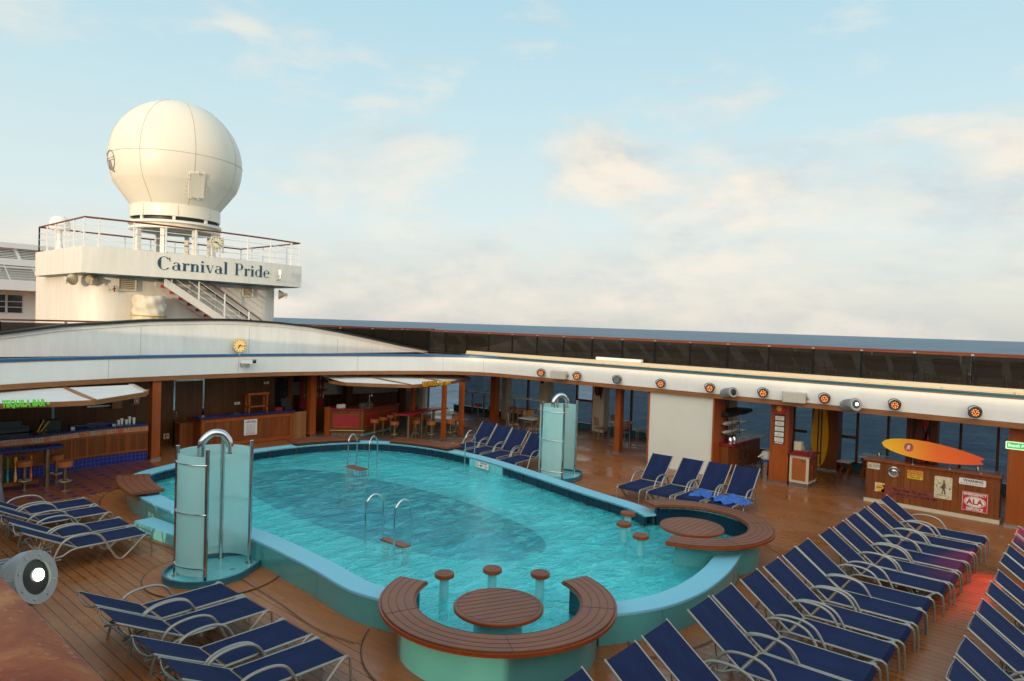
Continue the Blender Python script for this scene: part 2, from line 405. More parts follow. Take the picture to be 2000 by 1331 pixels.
def tiles(name, base, dot, sz, grout, gw=.04, rot=0., dots=False, axes=(0, 1)):
    m, t, b = nodes(name); p = world_co(t)
    sx = t.nodes.new('ShaderNodeSeparateXYZ'); lnk(t, p, sx.inputs[0])
    u = mth(t, 'FRACT', mth(t, 'DIVIDE', sx.outputs[axes[0]], sz)); w = mth(t, 'FRACT', mth(t, 'DIVIDE', sx.outputs[axes[1]], sz))
    n = noise(t, p, 2.3, 4)
    c = ramp(t, n, [(.3, [x * .75 for x in base]), (.7, base)])
    g = mth(t, 'MAXIMUM', mth(t, 'LESS_THAN', u, gw), mth(t, 'LESS_THAN', w, gw))
    c = mixc(t, mth(t, 'MULTIPLY', g, .8), c, grout)
    if dots:
        du = mth(t, 'ABSOLUTE', mth(t, 'SUBTRACT', u, .5)); dw = mth(t, 'ABSOLUTE', mth(t, 'SUBTRACT', w, .5))
        c = mixc(t, mth(t, 'LESS_THAN', mth(t, 'ADD', du, dw), .25), c, dot)
    lnk(t, c, b.inputs['Base Color']); lnk(t, ramp(t, n, [(.3, .25), (.7, .45)]), b.inputs['Roughness']); return m
M['terracotta'] = tiles('terracotta tiles with blue insets', (.22, .055, .025), (.012, .010, .13), .42, (.12, .04, .02), .03, dots=True)
M['blue_tile'] = tiles('cobalt wall tiles', (.015, .02, .24), None, .115, (.22, .24, .34), .05, axes=(0, 2))
def talavera():
    m, t, b = nodes('painted talavera tiles'); p = world_co(t)
    sx = t.nodes.new('ShaderNodeSeparateXYZ'); lnk(t, p, sx.inputs[0]); sz = .155
    uu = mth(t, 'DIVIDE', sx.outputs[0], sz); u = mth(t, 'FRACT', uu); w = mth(t, 'FRACT', mth(t, 'DIVIDE', mth(t, 'SUBTRACT', sx.outputs[2], .935), sz)); cell = mth(t, 'FLOOR', uu)
    wn = t.nodes.new('ShaderNodeTexWhiteNoise'); wn.noise_dimensions = '1D'; lnk(t, cell, wn.inputs['W'])
    du = mth(t, 'ABSOLUTE', mth(t, 'SUBTRACT', u, .5)); dw = mth(t, 'ABSOLUTE', mth(t, 'SUBTRACT', w, .5)); d = mth(t, 'ADD', du, dw)
    base = ramp(t, wn.outputs['Value'], [(0, (.72, .60, .4)), (.3, (.90, .30, .02)), (.62, (.75, .58, .34)), (.8, (.85, .20, .04)), (1, (.9, .36, .03))])
    ink = ramp(t, wn.outputs['Color'], [(.3, (.02, .03, .14)), (.7, (.26, .04, .02))])
    st = mth(t, 'LESS_THAN', mth(t, 'FRACT', mth(t, 'MULTIPLY', mth(t, 'ADD', d, mth(t, 'MULTIPLY', wn.outputs['Value'], .3)), 3.2)), .42)
    c = mixc(t, st, base, ink)
    lnk(t, c, b.inputs['Base Color']); b.inputs['Roughness'].default_value = .2; return m
M['talavera'] = talavera()
def fade_board():
    m, t, b = nodes('yellow to red surfboard resin'); c = t.nodes.new('ShaderNodeTexCoord'); sx = t.nodes.new('ShaderNodeSeparateXYZ')
    lnk(t, c.outputs['Object'], sx.inputs[0])
    f = mth(t, 'ADD', mth(t, 'DIVIDE', sx.outputs[0], 2.3), .5)
    lnk(t, ramp(t, f, [(.05, (.95, .50, .004)), (.28, (.95, .34, .004)), (.55, (.88, .15, .008)), (1, (.80, .08, .006))]), b.inputs['Base Color'])
    b.inputs['Roughness'].default_value = .4; b.inputs['Specular IOR Level'].default_value = .25; b.inputs['Coat Weight'].default_value = .08; return m
M['board_fade'] = fade_board()
def rail_wet():
    m, t, b = nodes('varnished rail beaded with water'); p = world_co(t, (1, .55, 1))
    n = noise(t, p, 7, 6, .65, .5); d = t.nodes.new('ShaderNodeTexVoronoi'); d.inputs['Scale'].default_value = 95; lnk(t, world_co(t, (1, .6, 1)), d.inputs['Vector'])
    lnk(t, ramp(t, n, [(.25, (.10, .012, .005)), (.46, (.18, .028, .009)), (.6, (.26, .06, .014)), (.78, (.55, .24, .07))]), b.inputs['Base Color'])  # lightest stops put the golden highlights into the base colour
    dr = ramp(t, d.outputs['Distance'], [(.0, 1), (.42, 0)]); k = mth(t, 'MULTIPLY', dr, ramp(t, noise(t, p, 11, 4), [(.42, 0), (.6, 1)]))
    b.inputs['Roughness'].default_value = .4; b.inputs['Specular IOR Level'].default_value = .10; lnk(t, mth(t, 'MULTIPLY', k, .9), b.inputs['Coat Weight']); b.inputs['Coat Roughness'].default_value = .06
    bump(t, b, mth(t, 'ADD', k, mth(t, 'MULTIPLY', n, .6)), .8, .006); return m
M['rail_wet'] = rail_wet()
def sea_mat():
    m, t, b = nodes('open sea'); p = world_co(t)
    n1 = noise(t, world_co(t, (.03, .045, 1)), 1, 7, .6, .5); n2 = noise(t, world_co(t, (.12, .17, 1)), 1, 5, .6, .6)
    lnk(t, ramp(t, mth(t, 'ADD', mth(t, 'MULTIPLY', noise(t, world_co(t, (.002, .006, 1)), 1, 6, .6), .35), mth(t, 'ADD', mth(t, 'MULTIPLY', n1, .30), mth(t, 'MULTIPLY', n2, .35))), [(.38, (.010, .042, .080)), (.5, (.030, .092, .155)), (.60, (.085, .175, .25))]), b.inputs['Base Color'])
    b.inputs['Specular IOR Level'].default_value = .12; b.inputs['Roughness'].default_value = .35; b.inputs['IOR'].default_value = 1.33
    h = mth(t, 'ADD', mth(t, 'MULTIPLY', n1, 2.2), mth(t, 'MULTIPLY', n2, .5)); bump(t, b, h, .9, 1.6); return m
M['sea'] = sea_mat()
def water_mat():
    m = bpy.data.materials.new('rippled pool water'); m.use_nodes = True; t = m.node_tree; t.nodes.clear()
    o = t.nodes.new('ShaderNodeOutputMaterial')
    rf = t.nodes.new('ShaderNodeBsdfRefraction'); rf.inputs['IOR'].default_value = 1.2; rf.inputs['Roughness'].default_value = .02; rf.inputs['Color'].default_value = (.80, .99, .99, 1)
    gl = t.nodes.new('ShaderNodeBsdfGlossy'); gl.inputs['Roughness'].default_value = .05; gl.inputs['Color'].default_value = (.86, .95, .98, 1)
    tr = t.nodes.new('ShaderNodeBsdfTransparent'); tr.inputs['Color'].default_value = (.80, .99, .99, 1)
    n1 = noise(t, world_co(t, (1.0, 1.7, 1)), 2.1, 6, .58, .7); n2 = noise(t, world_co(t, (1.4, 2.4, 1)), 6.5, 4, .55, .5)
    h = mth(t, 'ADD', n1, mth(t, 'MULTIPLY', n2, .28))
    b = t.nodes.new('ShaderNodeBump'); b.inputs['Strength'].default_value = .9; b.inputs['Distance'].default_value = .10; lnk(t, h, b.inputs['Height'])
    for q in (rf, gl): lnk(t, b.outputs['Normal'], q.inputs['Normal'])
    fr = t.nodes.new('ShaderNodeFresnel'); fr.inputs['IOR'].default_value = 1.33; lnk(t, b.outputs['Normal'], fr.inputs['Normal'])
    m0 = t.nodes.new('ShaderNodeMixShader'); m0.inputs[0].default_value = .72; lnk(t, rf.outputs[0], m0.inputs[1]); lnk(t, tr.outputs[0], m0.inputs[2])
    df = t.nodes.new('ShaderNodeBsdfDiffuse'); lnk(t, b.outputs['Normal'], df.inputs['Normal'])
    lnk(t, ramp(t, noise(t, world_co(t, (1, 1.5, 1)), .8, 4), [(.3, (.07, .92, .97)), (.7, (.18, 1.0, 1.0))]), df.inputs['Color'])
    m3 = t.nodes.new('ShaderNodeMixShader'); lnk(t, ramp(t, h, [(.46, .17), (.62, .28), (.80, .46)]), m3.inputs[0]); lnk(t, m0.outputs[0], m3.inputs[1]); lnk(t, df.outputs[0], m3.inputs[2]); m0 = m3  # caustic and reflection streaks put into the colour by ripple height
    m1 = t.nodes.new('ShaderNodeMixShader'); lnk(t, fr.outputs[0], m1.inputs[0]); lnk(t, m0.outputs[0], m1.inputs[1]); lnk(t, gl.outputs[0], m1.inputs[2])
    lnk(t, m1.outputs[0], o.inputs['Surface']); return m
M['water'] = water_mat()
# ------------------------------------------------------------------ sea, decks, hull
def structure(o): o['kind'] = 'structure'; return o
def thing1(o, label, cat, group=None): return tag(o, label, cat, group)
mb = MB(); rr = [40, 120, 400, 1500, 6000, 40000]; n = 96
for k in range(len(rr) - 1):
    mb.strip([(rr[k] * cos(2 * pi * i / n) + 10, rr[k] * sin(2 * pi * i / n), -26) for i in range(n)], [(rr[k + 1] * cos(2 * pi * i / n) + 10, rr[k + 1] * sin(2 * pi * i / n), -26) for i in range(n)], True)
mb.add([(40 * cos(2 * pi * i / n) + 10, 40 * sin(2 * pi * i / n), -26) for i in range(n)], [tuple(range(n))])
structure(mb.build('sea', 'sea', smooth=False))

C1, C2 = (7.30, 6.47), (13.05, 6.40)
B_out = spline([(13.80, 7.45), (14.13, 8.15), (14.42, 9.5), (14.76, 10.87), (15.25, 12.8), (15.58, 14.74), (15.58, 16.5), (15.15, 18.1), (14.25, 19.25), (12.7, 19.88), (10.84, 19.98), (9.3, 19.72), (7.9, 19.3), (6.75, 18.6), (6.2, 17.2), (6.08, 15.2), (6.30, 13.2), (6.43, 11.78), (6.38, 9.9), (6.28, 8.6), (6.5, 7.6)], 6)
A_out = spline([(8.25, 5.35), (9.2, 4.86), (10.2, 4.70), (11.2, 4.76), (12.1, 4.93), (12.9, 5.15)], 6)
B_mid = offs(B_out, .21); A_mid = offs(A_out, .21)
POOL = B_mid + arc(C1, 1.33, 128, 318, 20) + A_mid[2:-1] + arc(C2, 1.33, -88, 52, 16)
HULL = [(-5, -14), (25.42, -14), (25.42, 31), (-5, 31)]
structure(MB().sheet([HULL, POOL[::-1]], 0).build('pool_deck', 'deck'))
mb = MB(); lines = MB()
for kz, (path, d) in enumerate(((B_out[4:-3], .55), (A_out[1:-1], .5), (arc(C1, 1.42, 122, 335, 30), .5), (arc(C2, 1.42, -112, 60, 24), .5))):
    o2 = offs(path, -d); z_ = .004 + .003 * kz; mb.strip([(x, y, z_) for x, y in path], [(x, y, z_) for x, y in o2])
    lines.strip([(x, y, .018 + z_) for x, y in offs(path, -d + .007)], [(x, y, .018 + z_) for x, y in offs(path, -d - .007)])
mb.lathe([(0, .017), (1.15, .017)], (5.7, 11.8, 0), 40); lines.lathe([(1.145, .020), (1.158, .020)], (5.7, 11.8, 0), 48)
structure(mb.build('deck_margin_board', 'margin')); structure(lines.build('deck_caulking', 'black'))
structure(MB().sheet([[(1.2, 24.6), (1.2, 19.1), (4.3, 19.05), (5.9, 19.03), (7.0, 19.3), (8.3, 20.3), (8.6, 22.6), (8.6, 24.6)]], .004).build('bar_floor_tiles', 'terracotta'))
structure(MB().sheet([[(15.0, 24.6), (15.0, 22.6), (15.9, 20.4), (17.2, 18.9), (19.2, 18.9), (20.8, 19.6), (21.5, 21), (21.5, 24.6), (21.5, 27.9), (15, 27.9)]], .004).build('bar_carpet', 'carpet'))

# pool shell
pool = thing('swimming_pool', 'large aqua swimming pool with raised pale blue coping sunk in brown deck', 'swimming pool', (10.6, 12, 0))
LOC = Matrix.Translation((-10.6, -12, 0))
def PB(mb, name, mat, par=None, **k):
    mb.v = [tuple(V(v) - V((10.6, 12, 0))) for v in mb.v]
    return mb.build(name, mat, par or pool, **k)
OV = [(10.9 + 2.0 * math.copysign(abs(cos(a)) ** .88, cos(a)), 14.02 + 5.3 * math.copysign(abs(sin(a)) ** .92, sin(a))) for a in [2 * pi * i / 72 for i in range(72)]]
FZ = -.15
PB(MB().sheet([POOL, OV[::-1]], FZ), 'shallow_floor', 'aqua_floor')
PB(MB().strip([(x, y, FZ) for x, y in OV], [(x, y, -.95) for x, y in OV], True), 'deep_wall', 'deep_wall')
N_ = [p for p in OV if p[1] > 11.6]; S_ = [p for p in OV if p[1] <= 11.6]
PB(MB().sheet([OV], -.9), 'deep_floor', 'deep_floor')
PB(MB().sheet([[(10.9 + (x - 10.9) * .985, 14.02 + (y - 14.02) * .99) for x, y in OV if y < 11.9]], -.70), 'ledge_floor', 'south_floor')
PB(MB().box(8.95, 11.75, -.9, 12.9, 11.95, -.69), 'ledge_drain', 'drain')
PB(MB().sheet([spline([(9.1, 12.0), (10.6, 12.0), (10.4, 13.2), (10.0, 14.6), (9.5, 16.2), (9.0, 17.0), (8.95, 14.5)], 4, True)], -.89), 'blue_tile_patch', 'deep_blue')
PB(MB().strip([(x, y, FZ - .02) for x, y in POOL], [(x, y, .2) for x, y in POOL], True), 'basin_wall', 'aqua')
for path, nm in ((B_out, 'b'), (A_out, 'a')):
    PB(MB().curved_box(path, .42, 0, .405, .455), 'coping', 'aqua_top', bevel=.008)
    PB(MB().curved_box(path, .07, -.008, 0, .404), 'outer_wall', 'aqua_wall')
    PB(MB().curved_box(offs(path, .335), .07, 0, .12, .404), 'tile_band', 'navy_tile')
    PB(MB().curved_box(offs(path, .335), .06, 0, FZ, .119), 'inner_wall', 'aqua')
    PB(MB().curved_box(offs(path, .405), .022, 0, .418, .440), 'edge_trim', 'steel')
    L = offs(path, .408); mb = MB(); acc = 0
    for i in range(1, len(L)):
        acc += math.dist(L[i], L[i - 1])
        if acc > .62:
            acc = 0; PB(MB().curved_box([L[i - 1], tuple(.8 * a + .2 * b for a, b in zip(L[i - 1], L[i]))], .006, -.003, .13, .40), 'tile_joint', 'black')
    mb = MB(); acc = .8; L = offs(path, .0)
    for i in range(1, len(L)):
        acc += math.dist(L[i], L[i - 1])
        if acc > 1.9: acc = 0; a, b_ = L[i - 1], L[i]; l = math.dist(a, b_); PB(MB().curved_box([a, tuple(a[q] + (b_[q] - a[q]) * .008 / l for q in (0, 1))], .01, -.0065, .0, .404), 'panel_seam', 'teal')
PB(MB().curved_box(spline([(6.02, 15.3), (6.12, 14.4), (6.24, 13.5)], 6), 0, .42, 0, .21), 'entry_step', 'aqua', bevel=.01)
PB(MB().curved_box(spline([(6.02, 15.3), (6.12, 14.4), (6.24, 13.5)], 6), -.01, .41, .212, .224), 'step_tread', 'aqua_top')
structure(MB().sheet([POOL], .2).build('pool_water', 'water'))
# depth plate block on the far inner wall
i0 = min(range(len(B_out)), key=lambda i: math.dist(B_out[i], (15.5, 13.9)))
PB(MB().curved_box(offs(B_out, .395)[i0 - 2:i0 + 4], .06, 0, .02, .41), 'marker_block', 'aqua')

# benches, tables, stools in the two near lobes
def ring_bench(c, a0, a1, label, red=0):
    t = thing('pool_bench', label, 'bench', (c[0], c[1], 0), 0, 'curved teak benches on the pool edge')
    n = int(abs(a1 - a0) / 5); o = (0, 0)
    MB().curved_box(arc(o, 1.43, a0, a1, n), .255, .255, .615, .68).build('seat', 'bench', t, bevel=.022)
    mb = MB()
    for r in (1.205, 1.335, 1.45, 1.56, 1.655): mb.curved_box(arc(o, r, a0 + 1.2, a1 - 1.2, n), .0035, .0035, .6795, .6825)
    for k in (.2, .5, .8):
        a = a0 + (a1 - a0) * k; mb.curved_box([(1.19 * cos(R(a)), 1.19 * sin(R(a))), (1.67 * cos(R(a + 2)), 1.67 * sin(R(a + 2)))], .0035, .0035, .6797, .6827)
    mb.build('caulk_lines', 'black', t)
    MB().curved_box(arc(o, 1.683, a0 + 1, a1 - 1, n), .012, .012, .613, .660).build('red_edge', 'bench_red', t)
    MB().curved_box(arc(o, 1.39, a0 + 5, a1 - 5, n), .035, .035, 0, .614).build('base', 'aqua_wall', t)
    MB().curved_box(arc(o, 1.31, a0 + 5, a1 - 5, n), .045, .044, .10, .600).build('tile_band', 'navy_tile', t)
    MB().curved_box(arc(o, 1.245, a0 + 8, a1 - 8, n), .012, .012, .575, .60).build('edge_trim', 'steel', t)
    return t
ring_bench(C1, 106, 347, 'big horseshoe teak bench in the foreground around the nearest round table')
ring_bench(C2, -168, 64, 'horseshoe teak bench at the right end of the pool, glowing red on its far bend')
def planks_disc(mb, r, z, ang, sp=.12):
    ca, sa = cos(ang), sin(ang); k = -int(r / sp)
    while k * sp < r:
        h = math.sqrt(max(0, (r - .05) ** 2 - (k * sp) ** 2)); d = k * sp
        if h > .04:
            a = (-h * ca - d * sa, -h * sa + d * ca); b = (h * ca - d * sa, h * sa + d * ca)
            mb.curved_box([a, b], .0035, .0035, z - .0005, z + .0025)
        k += 1
    mb.lathe([(r - .05, z + .0025), (r - .043, z + .0025)], (0, 0, 0), 48)
def pool_table(c, r, ang, label):
    t = thing('pool_table', label, 'table', (c[0], c[1], FZ), 0, 'round teak tables in the pool'); z = .66 - FZ
    MB().cyl((0, 0, z - .06), r, .06, 64, bev=.012).build('tabletop', 'bench', t)
    MB().lathe([(r + .001, z - .052), (r + .004, z - .05), (r + .004, z - .014), (r + .001, z - .012)], n=64).build('red_edge', 'bench_red', t)
    mb = MB(); planks_disc(mb, r - .004, z, ang); mb.build('caulk_lines', 'black', t)
    MB().cyl((0, 0, 0), r * .55, z - .061, 40).build('pedestal', 'aqua', t)
pool_table((7.13, 6.31), .63, R(-25), 'round teak table inside the foreground horseshoe bench')
pool_table((12.80, 6.19), .63, R(0), 'round teak table inside the right-hand horseshoe bench')
def pool_stool(c, label):
    t = thing('pool_stool', label, 'stool', (c[0], c[1], FZ), 0, 'mushroom stools standing in the pool'); z = .60 - FZ
    MB().cyl((0, 0, z - .075), .155, .075, 32, bev=.01).build('seat', 'bench', t)
    MB().lathe([(.156, z - .066), (.159, z - .064), (.159, z - .016), (.156, z - .014)], n=32).build('red_edge', 'bench_red', t)
    mb = MB(); planks_disc(mb, .15, z, R(20), .06); mb.build('caulk_lines', 'black', t)
    MB().cyl((0, 0, 0), .075, z - .076, 24).build('post', 'aqua', t)
for c, l in (((7.55, 7.86), 'pool stool at the left of three before the foreground table'), ((8.26, 7.47), 'middle pool stool of three facing the foreground table'), ((8.68, 6.80), 'pool stool beside the right tip of the foreground horseshoe bench'),
             ((12.92, 7.75), 'pool stool farthest back before the right-hand bench, near the navy wall'), ((12.16, 7.38), 'middle pool stool of the three by the right-hand bench'), ((11.69, 6.71), 'pool stool nearest the free tip of the right-hand bench')):
    pool_stool(c, l)
def edge_bench(i, j, inn, out, label):
    p = B_out[i:j]; c = p[len(p) // 2]; t = thing('pool_bench', label, 'bench', (c[0], c[1], 0), 0, 'curved teak benches on the pool edge')
    q = [(x - c[0], y - c[1]) for x, y in p]
    MB().curved_box(q, inn, out, .505, .57).build('seat', 'bench', t, bevel=.015)
    MB().curved_box(offs(q, .25), .15, .15, .456, .504).build('support', 'black', t)
    mb = MB()
    for k in range(1, 5): mb.curved_box(offs(q, -out + (inn + out) * k / 5), .005, .005, .5695, .5725)
    mb.build('caulk_lines', 'black', t)
near = lambda p: min(range(len(B_out)), key=lambda i: math.dist(B_out[i], p))
edge_bench(near((14.3, 19.3)), near((12.0, 19.98)) + 1, .30, .32, 'low teak bench on the far pool rim before the wooden reception counter')
edge_bench(near((15.6, 15.9)), near((15.0, 18.4)) + 1, .38, .30, 'low teak bench on the far pool rim beside the upright-backed far loungers')
edge_bench(near((6.52, 18.3)), near((6.1, 16.2)) + 1, .52, .22, 'short teak bench at the left end of the pool behind the glass shower')

# pool ladders
def ladder(name, a, b, c, d, plat, label):
    t = thing(name, label, 'pool ladder', (a[0], a[1], FZ), 0, 'chrome pool ladders'); o = V((a[0], a[1], FZ))
    for p, q in ((a, b), (c, d)):
        m = spline([(p[0], p[1], -.1), (p[0], p[1], .85), ((p[0] * .85 + q[0] * .15), (p[1] * .85 + q[1] * .15), 1.06), ((p[0] + q[0]) / 2, (p[1] + q[1]) / 2, 1.14), (p[0] * .15 + q[0] * .85, p[1] * .15 + q[1] * .85, 1.06), (q[0], q[1], .85), (q[0], q[1], -.1)], 7)
        MB().tube([V(x) - o for x in m], .021, 12).build('hoop', 'chrome', t)
    if plat:
        x0, y0, x1, y1 = plat
        MB().box(x0 - o.x, y0 - o.y, .19 - FZ, x1 - o.x, y1 - o.y, .225 - FZ).build('step', 'bench', t, bevel=.004)
        MB().box(x0 - o.x + .02, y0 - o.y + .04, -.4, x1 - o.x - .02, y0 - o.y + .07, .19 - FZ).box(x0 - o.x + .02, y1 - o.y - .07, -.4, x1 - o.x - .02, y1 - o.y - .04, .19 - FZ).build('bracket', 'steel', t)
ladder('pool_ladder', (8.29, 10.91), (8.66, 10.83), (8.43, 10.19), (8.80, 10.14), (8.60, 10.12, 8.80, 10.84), 'pool ladder on the near edge of the deep oval, two tall chrome hoops')
ladder('pool_ladder', (12.17, 16.96), (12.60, 17.12), (12.42, 16.28), (12.88, 16.48), (12.10, 16.28, 12.40, 17.0), 'pool ladder at the far side of the deep oval, below the reception counter')
t = thing('pool_handrail', 'single chrome grab hoop rising over the far coping beside the depth plate', 'handrail', (15.2, 15.05, 0))
MB().tube(spline([(0, 0, -.1), (0, 0, .9), (.07, .02, 1.1), (.28, .07, 1.2), (.49, .12, 1.1), (.56, .14, .9), (.56, .14, .46)], 7), .021, 12).build('hoop', 'chrome', t)
MB().cyl((.56, .14, .455), .045, .015, 20).build('flange', 'steel', t)

# showers
def shower(c, rz, label):
    t = thing('pool_shower', label, 'shower', (c[0], c[1], 0), rz, 'round glass shower enclosures'); r = .62
    base = [(.80, -.25), (.88, .05), (.72, .42)] + [(-.1 + .74 * cos(a), .0 + .70 * sin(a)) for a in [R(60 + 245 * k / 22) for k in range(23)]]
    base = spline(base, 3, True)
    mb = MB(); mb.prism(base, 0, .06).prism([(x * 1.0, y * 1.0) for x, y in base], .0601, .061); mb.build('tray', 'aqua', t)
    mb = MB(); mb.strip([(x, y, 0) for x, y in base], [(x, y, .13) for x, y in base], True); ib = [(x * .955, y * .955) for x, y in base]
    mb.strip([(x, y, .13) for x, y in base], [(x, y, .13) for x, y in ib], True); mb.strip([(x, y, .13) for x, y in ib], [(x, y, .05) for x, y in ib], True); mb.build('kerb', 'teal', t)
    MB().lathe([(.0, .0625), (.05, .0625), (.052, .061)], (.25, -.2, 0), 20).build('drain', 'steel', t)
    ang = {'a': 162, 'b': 232, 'c': 54, 'd': -9}
    P = {k: (r * cos(R(a)), r * sin(R(a))) for k, a in ang.items()}
    for k, (x, y) in P.items():
        MB().cyl((x, y, .06), .035, 2.27, 20, bev=.006).build('pole', 'chrome', t)
        MB().cyl((x, y, .06), .06, .02, 20).build('flange', 'steel', t)
    for a0, a1, rr in ((54, 162, r), (162, 232, r), (-9, 54, r)):
        g = arc((0, 0), rr, a0 + 3.6, a1 - 3.6, 24); MB().curved_box(g, .006, .006, .16, 2.20).build('glass_panel', 'frost', t)
        for z in (.30, 1.22, 2.06): MB().tube([(x * 1.045, y * 1.045, z) for x, y in arc((0, 0), rr, a0, a1, 24)], .012, 8).build('hoop', 'chrome', t)
    MB().tube([(-.22, .12, .06), (-.22, .12, 1.2), (-.22, .12, 2.2)] + spline([(-.22, .12, 2.2), (-.20, .11, 2.36), (-.06, .06, 2.5), (.10, 0, 2.49), (.2, -.04, 2.36), (.22, -.05, 2.25)], 5)[1:], .065, 16).build('spout_pipe', 'chrome', t)
    MB().cyl((.22, -.05, 2.15), .028, .1, 16).lathe([(0, 2.12), (.045, 2.12), (.045, 2.145), (.02, 2.16)], (.22, -.05, 0), 16).build('shower_head', 'steel', t)
shower((5.70, 11.85), 0, 'tall frosted aqua glass shower in the near left, in front of the pool')
shower((16.60, 12.42), R(-6), 'frosted aqua glass shower on the far side of the pool, beyond the depth plate')
# ------------------------------------------------------------------ upper deck, fascia and screens
OPEN = [(.60, -9.5), (.60, 17.0), (.72, 18.2), (1.3, 19.6), (2.3, 20.5), (3.2, 21.0), (4.6, 21.5), (6.5, 22.0), (8.6, 22.38), (11, 22.52), (13.4, 22.38), (15.9, 21.75), (17.9, 20.98), (19.3, 20.2), (20.0, 19.55), (20.35, 18.7), (20.5, 17.2), (20.5, -9.5)]
curve = [(.60, -9.5), (.60, 3), (.60, 10), (.60, 16.4)] + spline(OPEN[1:17], 5)[1:-1] + [(20.5, 16.6), (20.5, 10), (20.5, 3), (20.5, -9.5)]
hole = curve + []
DECK = [(-5.2, -14), (26.2, -14), (26.2, 60), (-5.2, 60)]
def slab(z0, z1, mat, name):
    mb = MB(); mb.sheet([DECK, hole], z1); mb.sheet([DECK, hole], z0)
    mb.strip([(x, y, z0) for x, y in DECK], [(x, y, z1) for x, y in DECK], True); mb.strip([(x, y, z0) for x, y in hole], [(x, y, z1) for x, y in hole], True)
    return structure(mb.build(name, mat, smooth=False))
slab(2.60, 3.17, 'margin', 'upper_deck')
slab(2.56, 2.598, 'soffit', 'deck_soffit')
fas = thing('fascia', 'white curved fascia band with brown wooden lower trim above the pool deck', 'fascia', (11, 22, 2.5))
def FB(mb, name, mat, **k):
    mb.v = [(x - 11, y - 22, z - 2.5) for x, y, z in mb.v]; return mb.build(name, mat, fas, **k)
FB(MB().curved_box(curve, 0, .10, 2.63, 3.20), 'white_band', 'white')
FB(MB().curved_box(curve[3:-3], .0, .13, 2.49, 2.625), 'wooden_trim', 'wood_trim')
FB(MB().curved_box(curve[:4], .0, .13, 2.49, 2.624), 'wooden_trim', 'wood_trim_y'); FB(MB().curved_box(curve[-4:], .0, .13, 2.49, 2.624), 'wooden_trim', 'wood_trim_y')
FB(MB().curved_box(curve, .02, .118, 3.195, 3.212), 'top_batten', 'wood_trim')
FB(MB().curved_box(curve[7:-7], .22, .08, 3.213, 3.285), 'blue_waterway', 'blue_stripe'); FB(MB().curved_box(curve[:8], .12, .06, 3.213, 3.235), 'blue_waterway', 'teal'); FB(MB().curved_box(curve[-8:], .12, .06, 3.213, 3.235), 'blue_waterway', 'teal')
mb = MB()
for i in range(8, len(curve) - 8, 9):
    a, b = curve[i], curve[i + 1]; mb.curved_box([a, tuple(a[k] + (b[k] - a[k]) * .01 / math.dist(a, b) for k in (0, 1))], .003, .1015, 2.64, 3.19)
FB(mb, 'panel_joint', 'grey')
# sliding roof end wall (gable)
g = [(1.3, 3.27), (1.3, 3.33), (4.6, 3.84), (6.3, 4.12), (8.6, 4.33), (10.6, 4.41), (11.4, 4.42), (13.0, 4.36), (14.3, 4.25), (15.6, 4.07), (17.0, 3.84), (18.7, 3.54), (20.3, 3.30), (20.3, 3.27)]
gw = thing('roof_end_wall', 'weathered white gable wall of the sliding roof with black rubber top edge', 'gable wall', (11, 22.6, 3.27))
def wy(x): return 22.0 - .0 * x
YG = Matrix(((1, 0, 0, -11), (0, 0, 1, -22.6), (0, 1, 0, -3.27), (0, 0, 0, 1)))
MB().prism([(x, z) for x, z in g], 22.62, 22.95, mat=YG).build('wall_panel', 'white_stain', gw)
top = [(x - 11, 0, z - 3.27) for x, z in g[1:-1]]
mb = MB()
for i in range(len(top) - 1):
    a, b = top[i], top[i + 1]
    mb.add([(a[0], y, a[2] + z) for y, z in ((-.10, 0), (.45, 0), (.45, .07), (-.10, .07))] + [(b[0], y, b[2] + z) for y, z in ((-.10, 0), (.45, 0), (.45, .07), (-.10, .07))], [(0, 1, 5, 4), (1, 2, 6, 5), (2, 3, 7, 6), (3, 0, 4, 7)])
mb.build('rubber_edge', 'black', gw)
mb = MB()
for i in range(len(top) - 1): mb.tube([(top[i][0], -.02, top[i][2] - .10), (top[i + 1][0], -.02, top[i + 1][2] - .10)], .012, 6)
mb.build('edge_moulding', 'white', gw)
mb = MB()
for x in (-6.3, -2.6, .95, 4.6): mb.box(x, .017, .02, x + .012, .02, .55 if abs(x) > 4 else .95)
mb.build('plate_seam', 'grey', gw)
# roof tracks, starboard (the bright strip) and port
def track(x, y0, y1, label, loc):
    t = thing('roof_track', label, 'roof track', (x, loc, 3.17), 0, 'roof tracks along the deck edges')
    MB().box(.22, y0 - loc, .13, .36, y1 - loc, .24).box(.16, y0 - loc, .09, .40, y1 - loc, .128).build('upper_beam', 'cream', t, bevel=.008)
    MB().box(.00, y0 - loc, .0, .15, y1 - loc, .105).build('lower_channel', 'black', t)
    MB().box(-.06, y0 - loc, .075, -.02, y1 - loc, .10).build('pipe_run', 'teal', t)
    mb = MB(); random.seed(5); y = y0 + .3
    while y < y1 - .3: mb.box(.12, y - loc, .08, .24, y - loc + .05, .16); y += random.uniform(.7, 1.6)
    mb.build('clamp', 'cream', t)
    return t
track(20.75, -9, 20.9, 'cream painted roof track lit yellow along the right deck edge', 5)
tag(MB().box(-.03, -.95, 0, .14, .95, .10).build('track_cover', 'white', bevel=.01), 'short white cover plate resting on the yellow roof track', 'cover plate').location = (21.10, 13.3, 3.412)

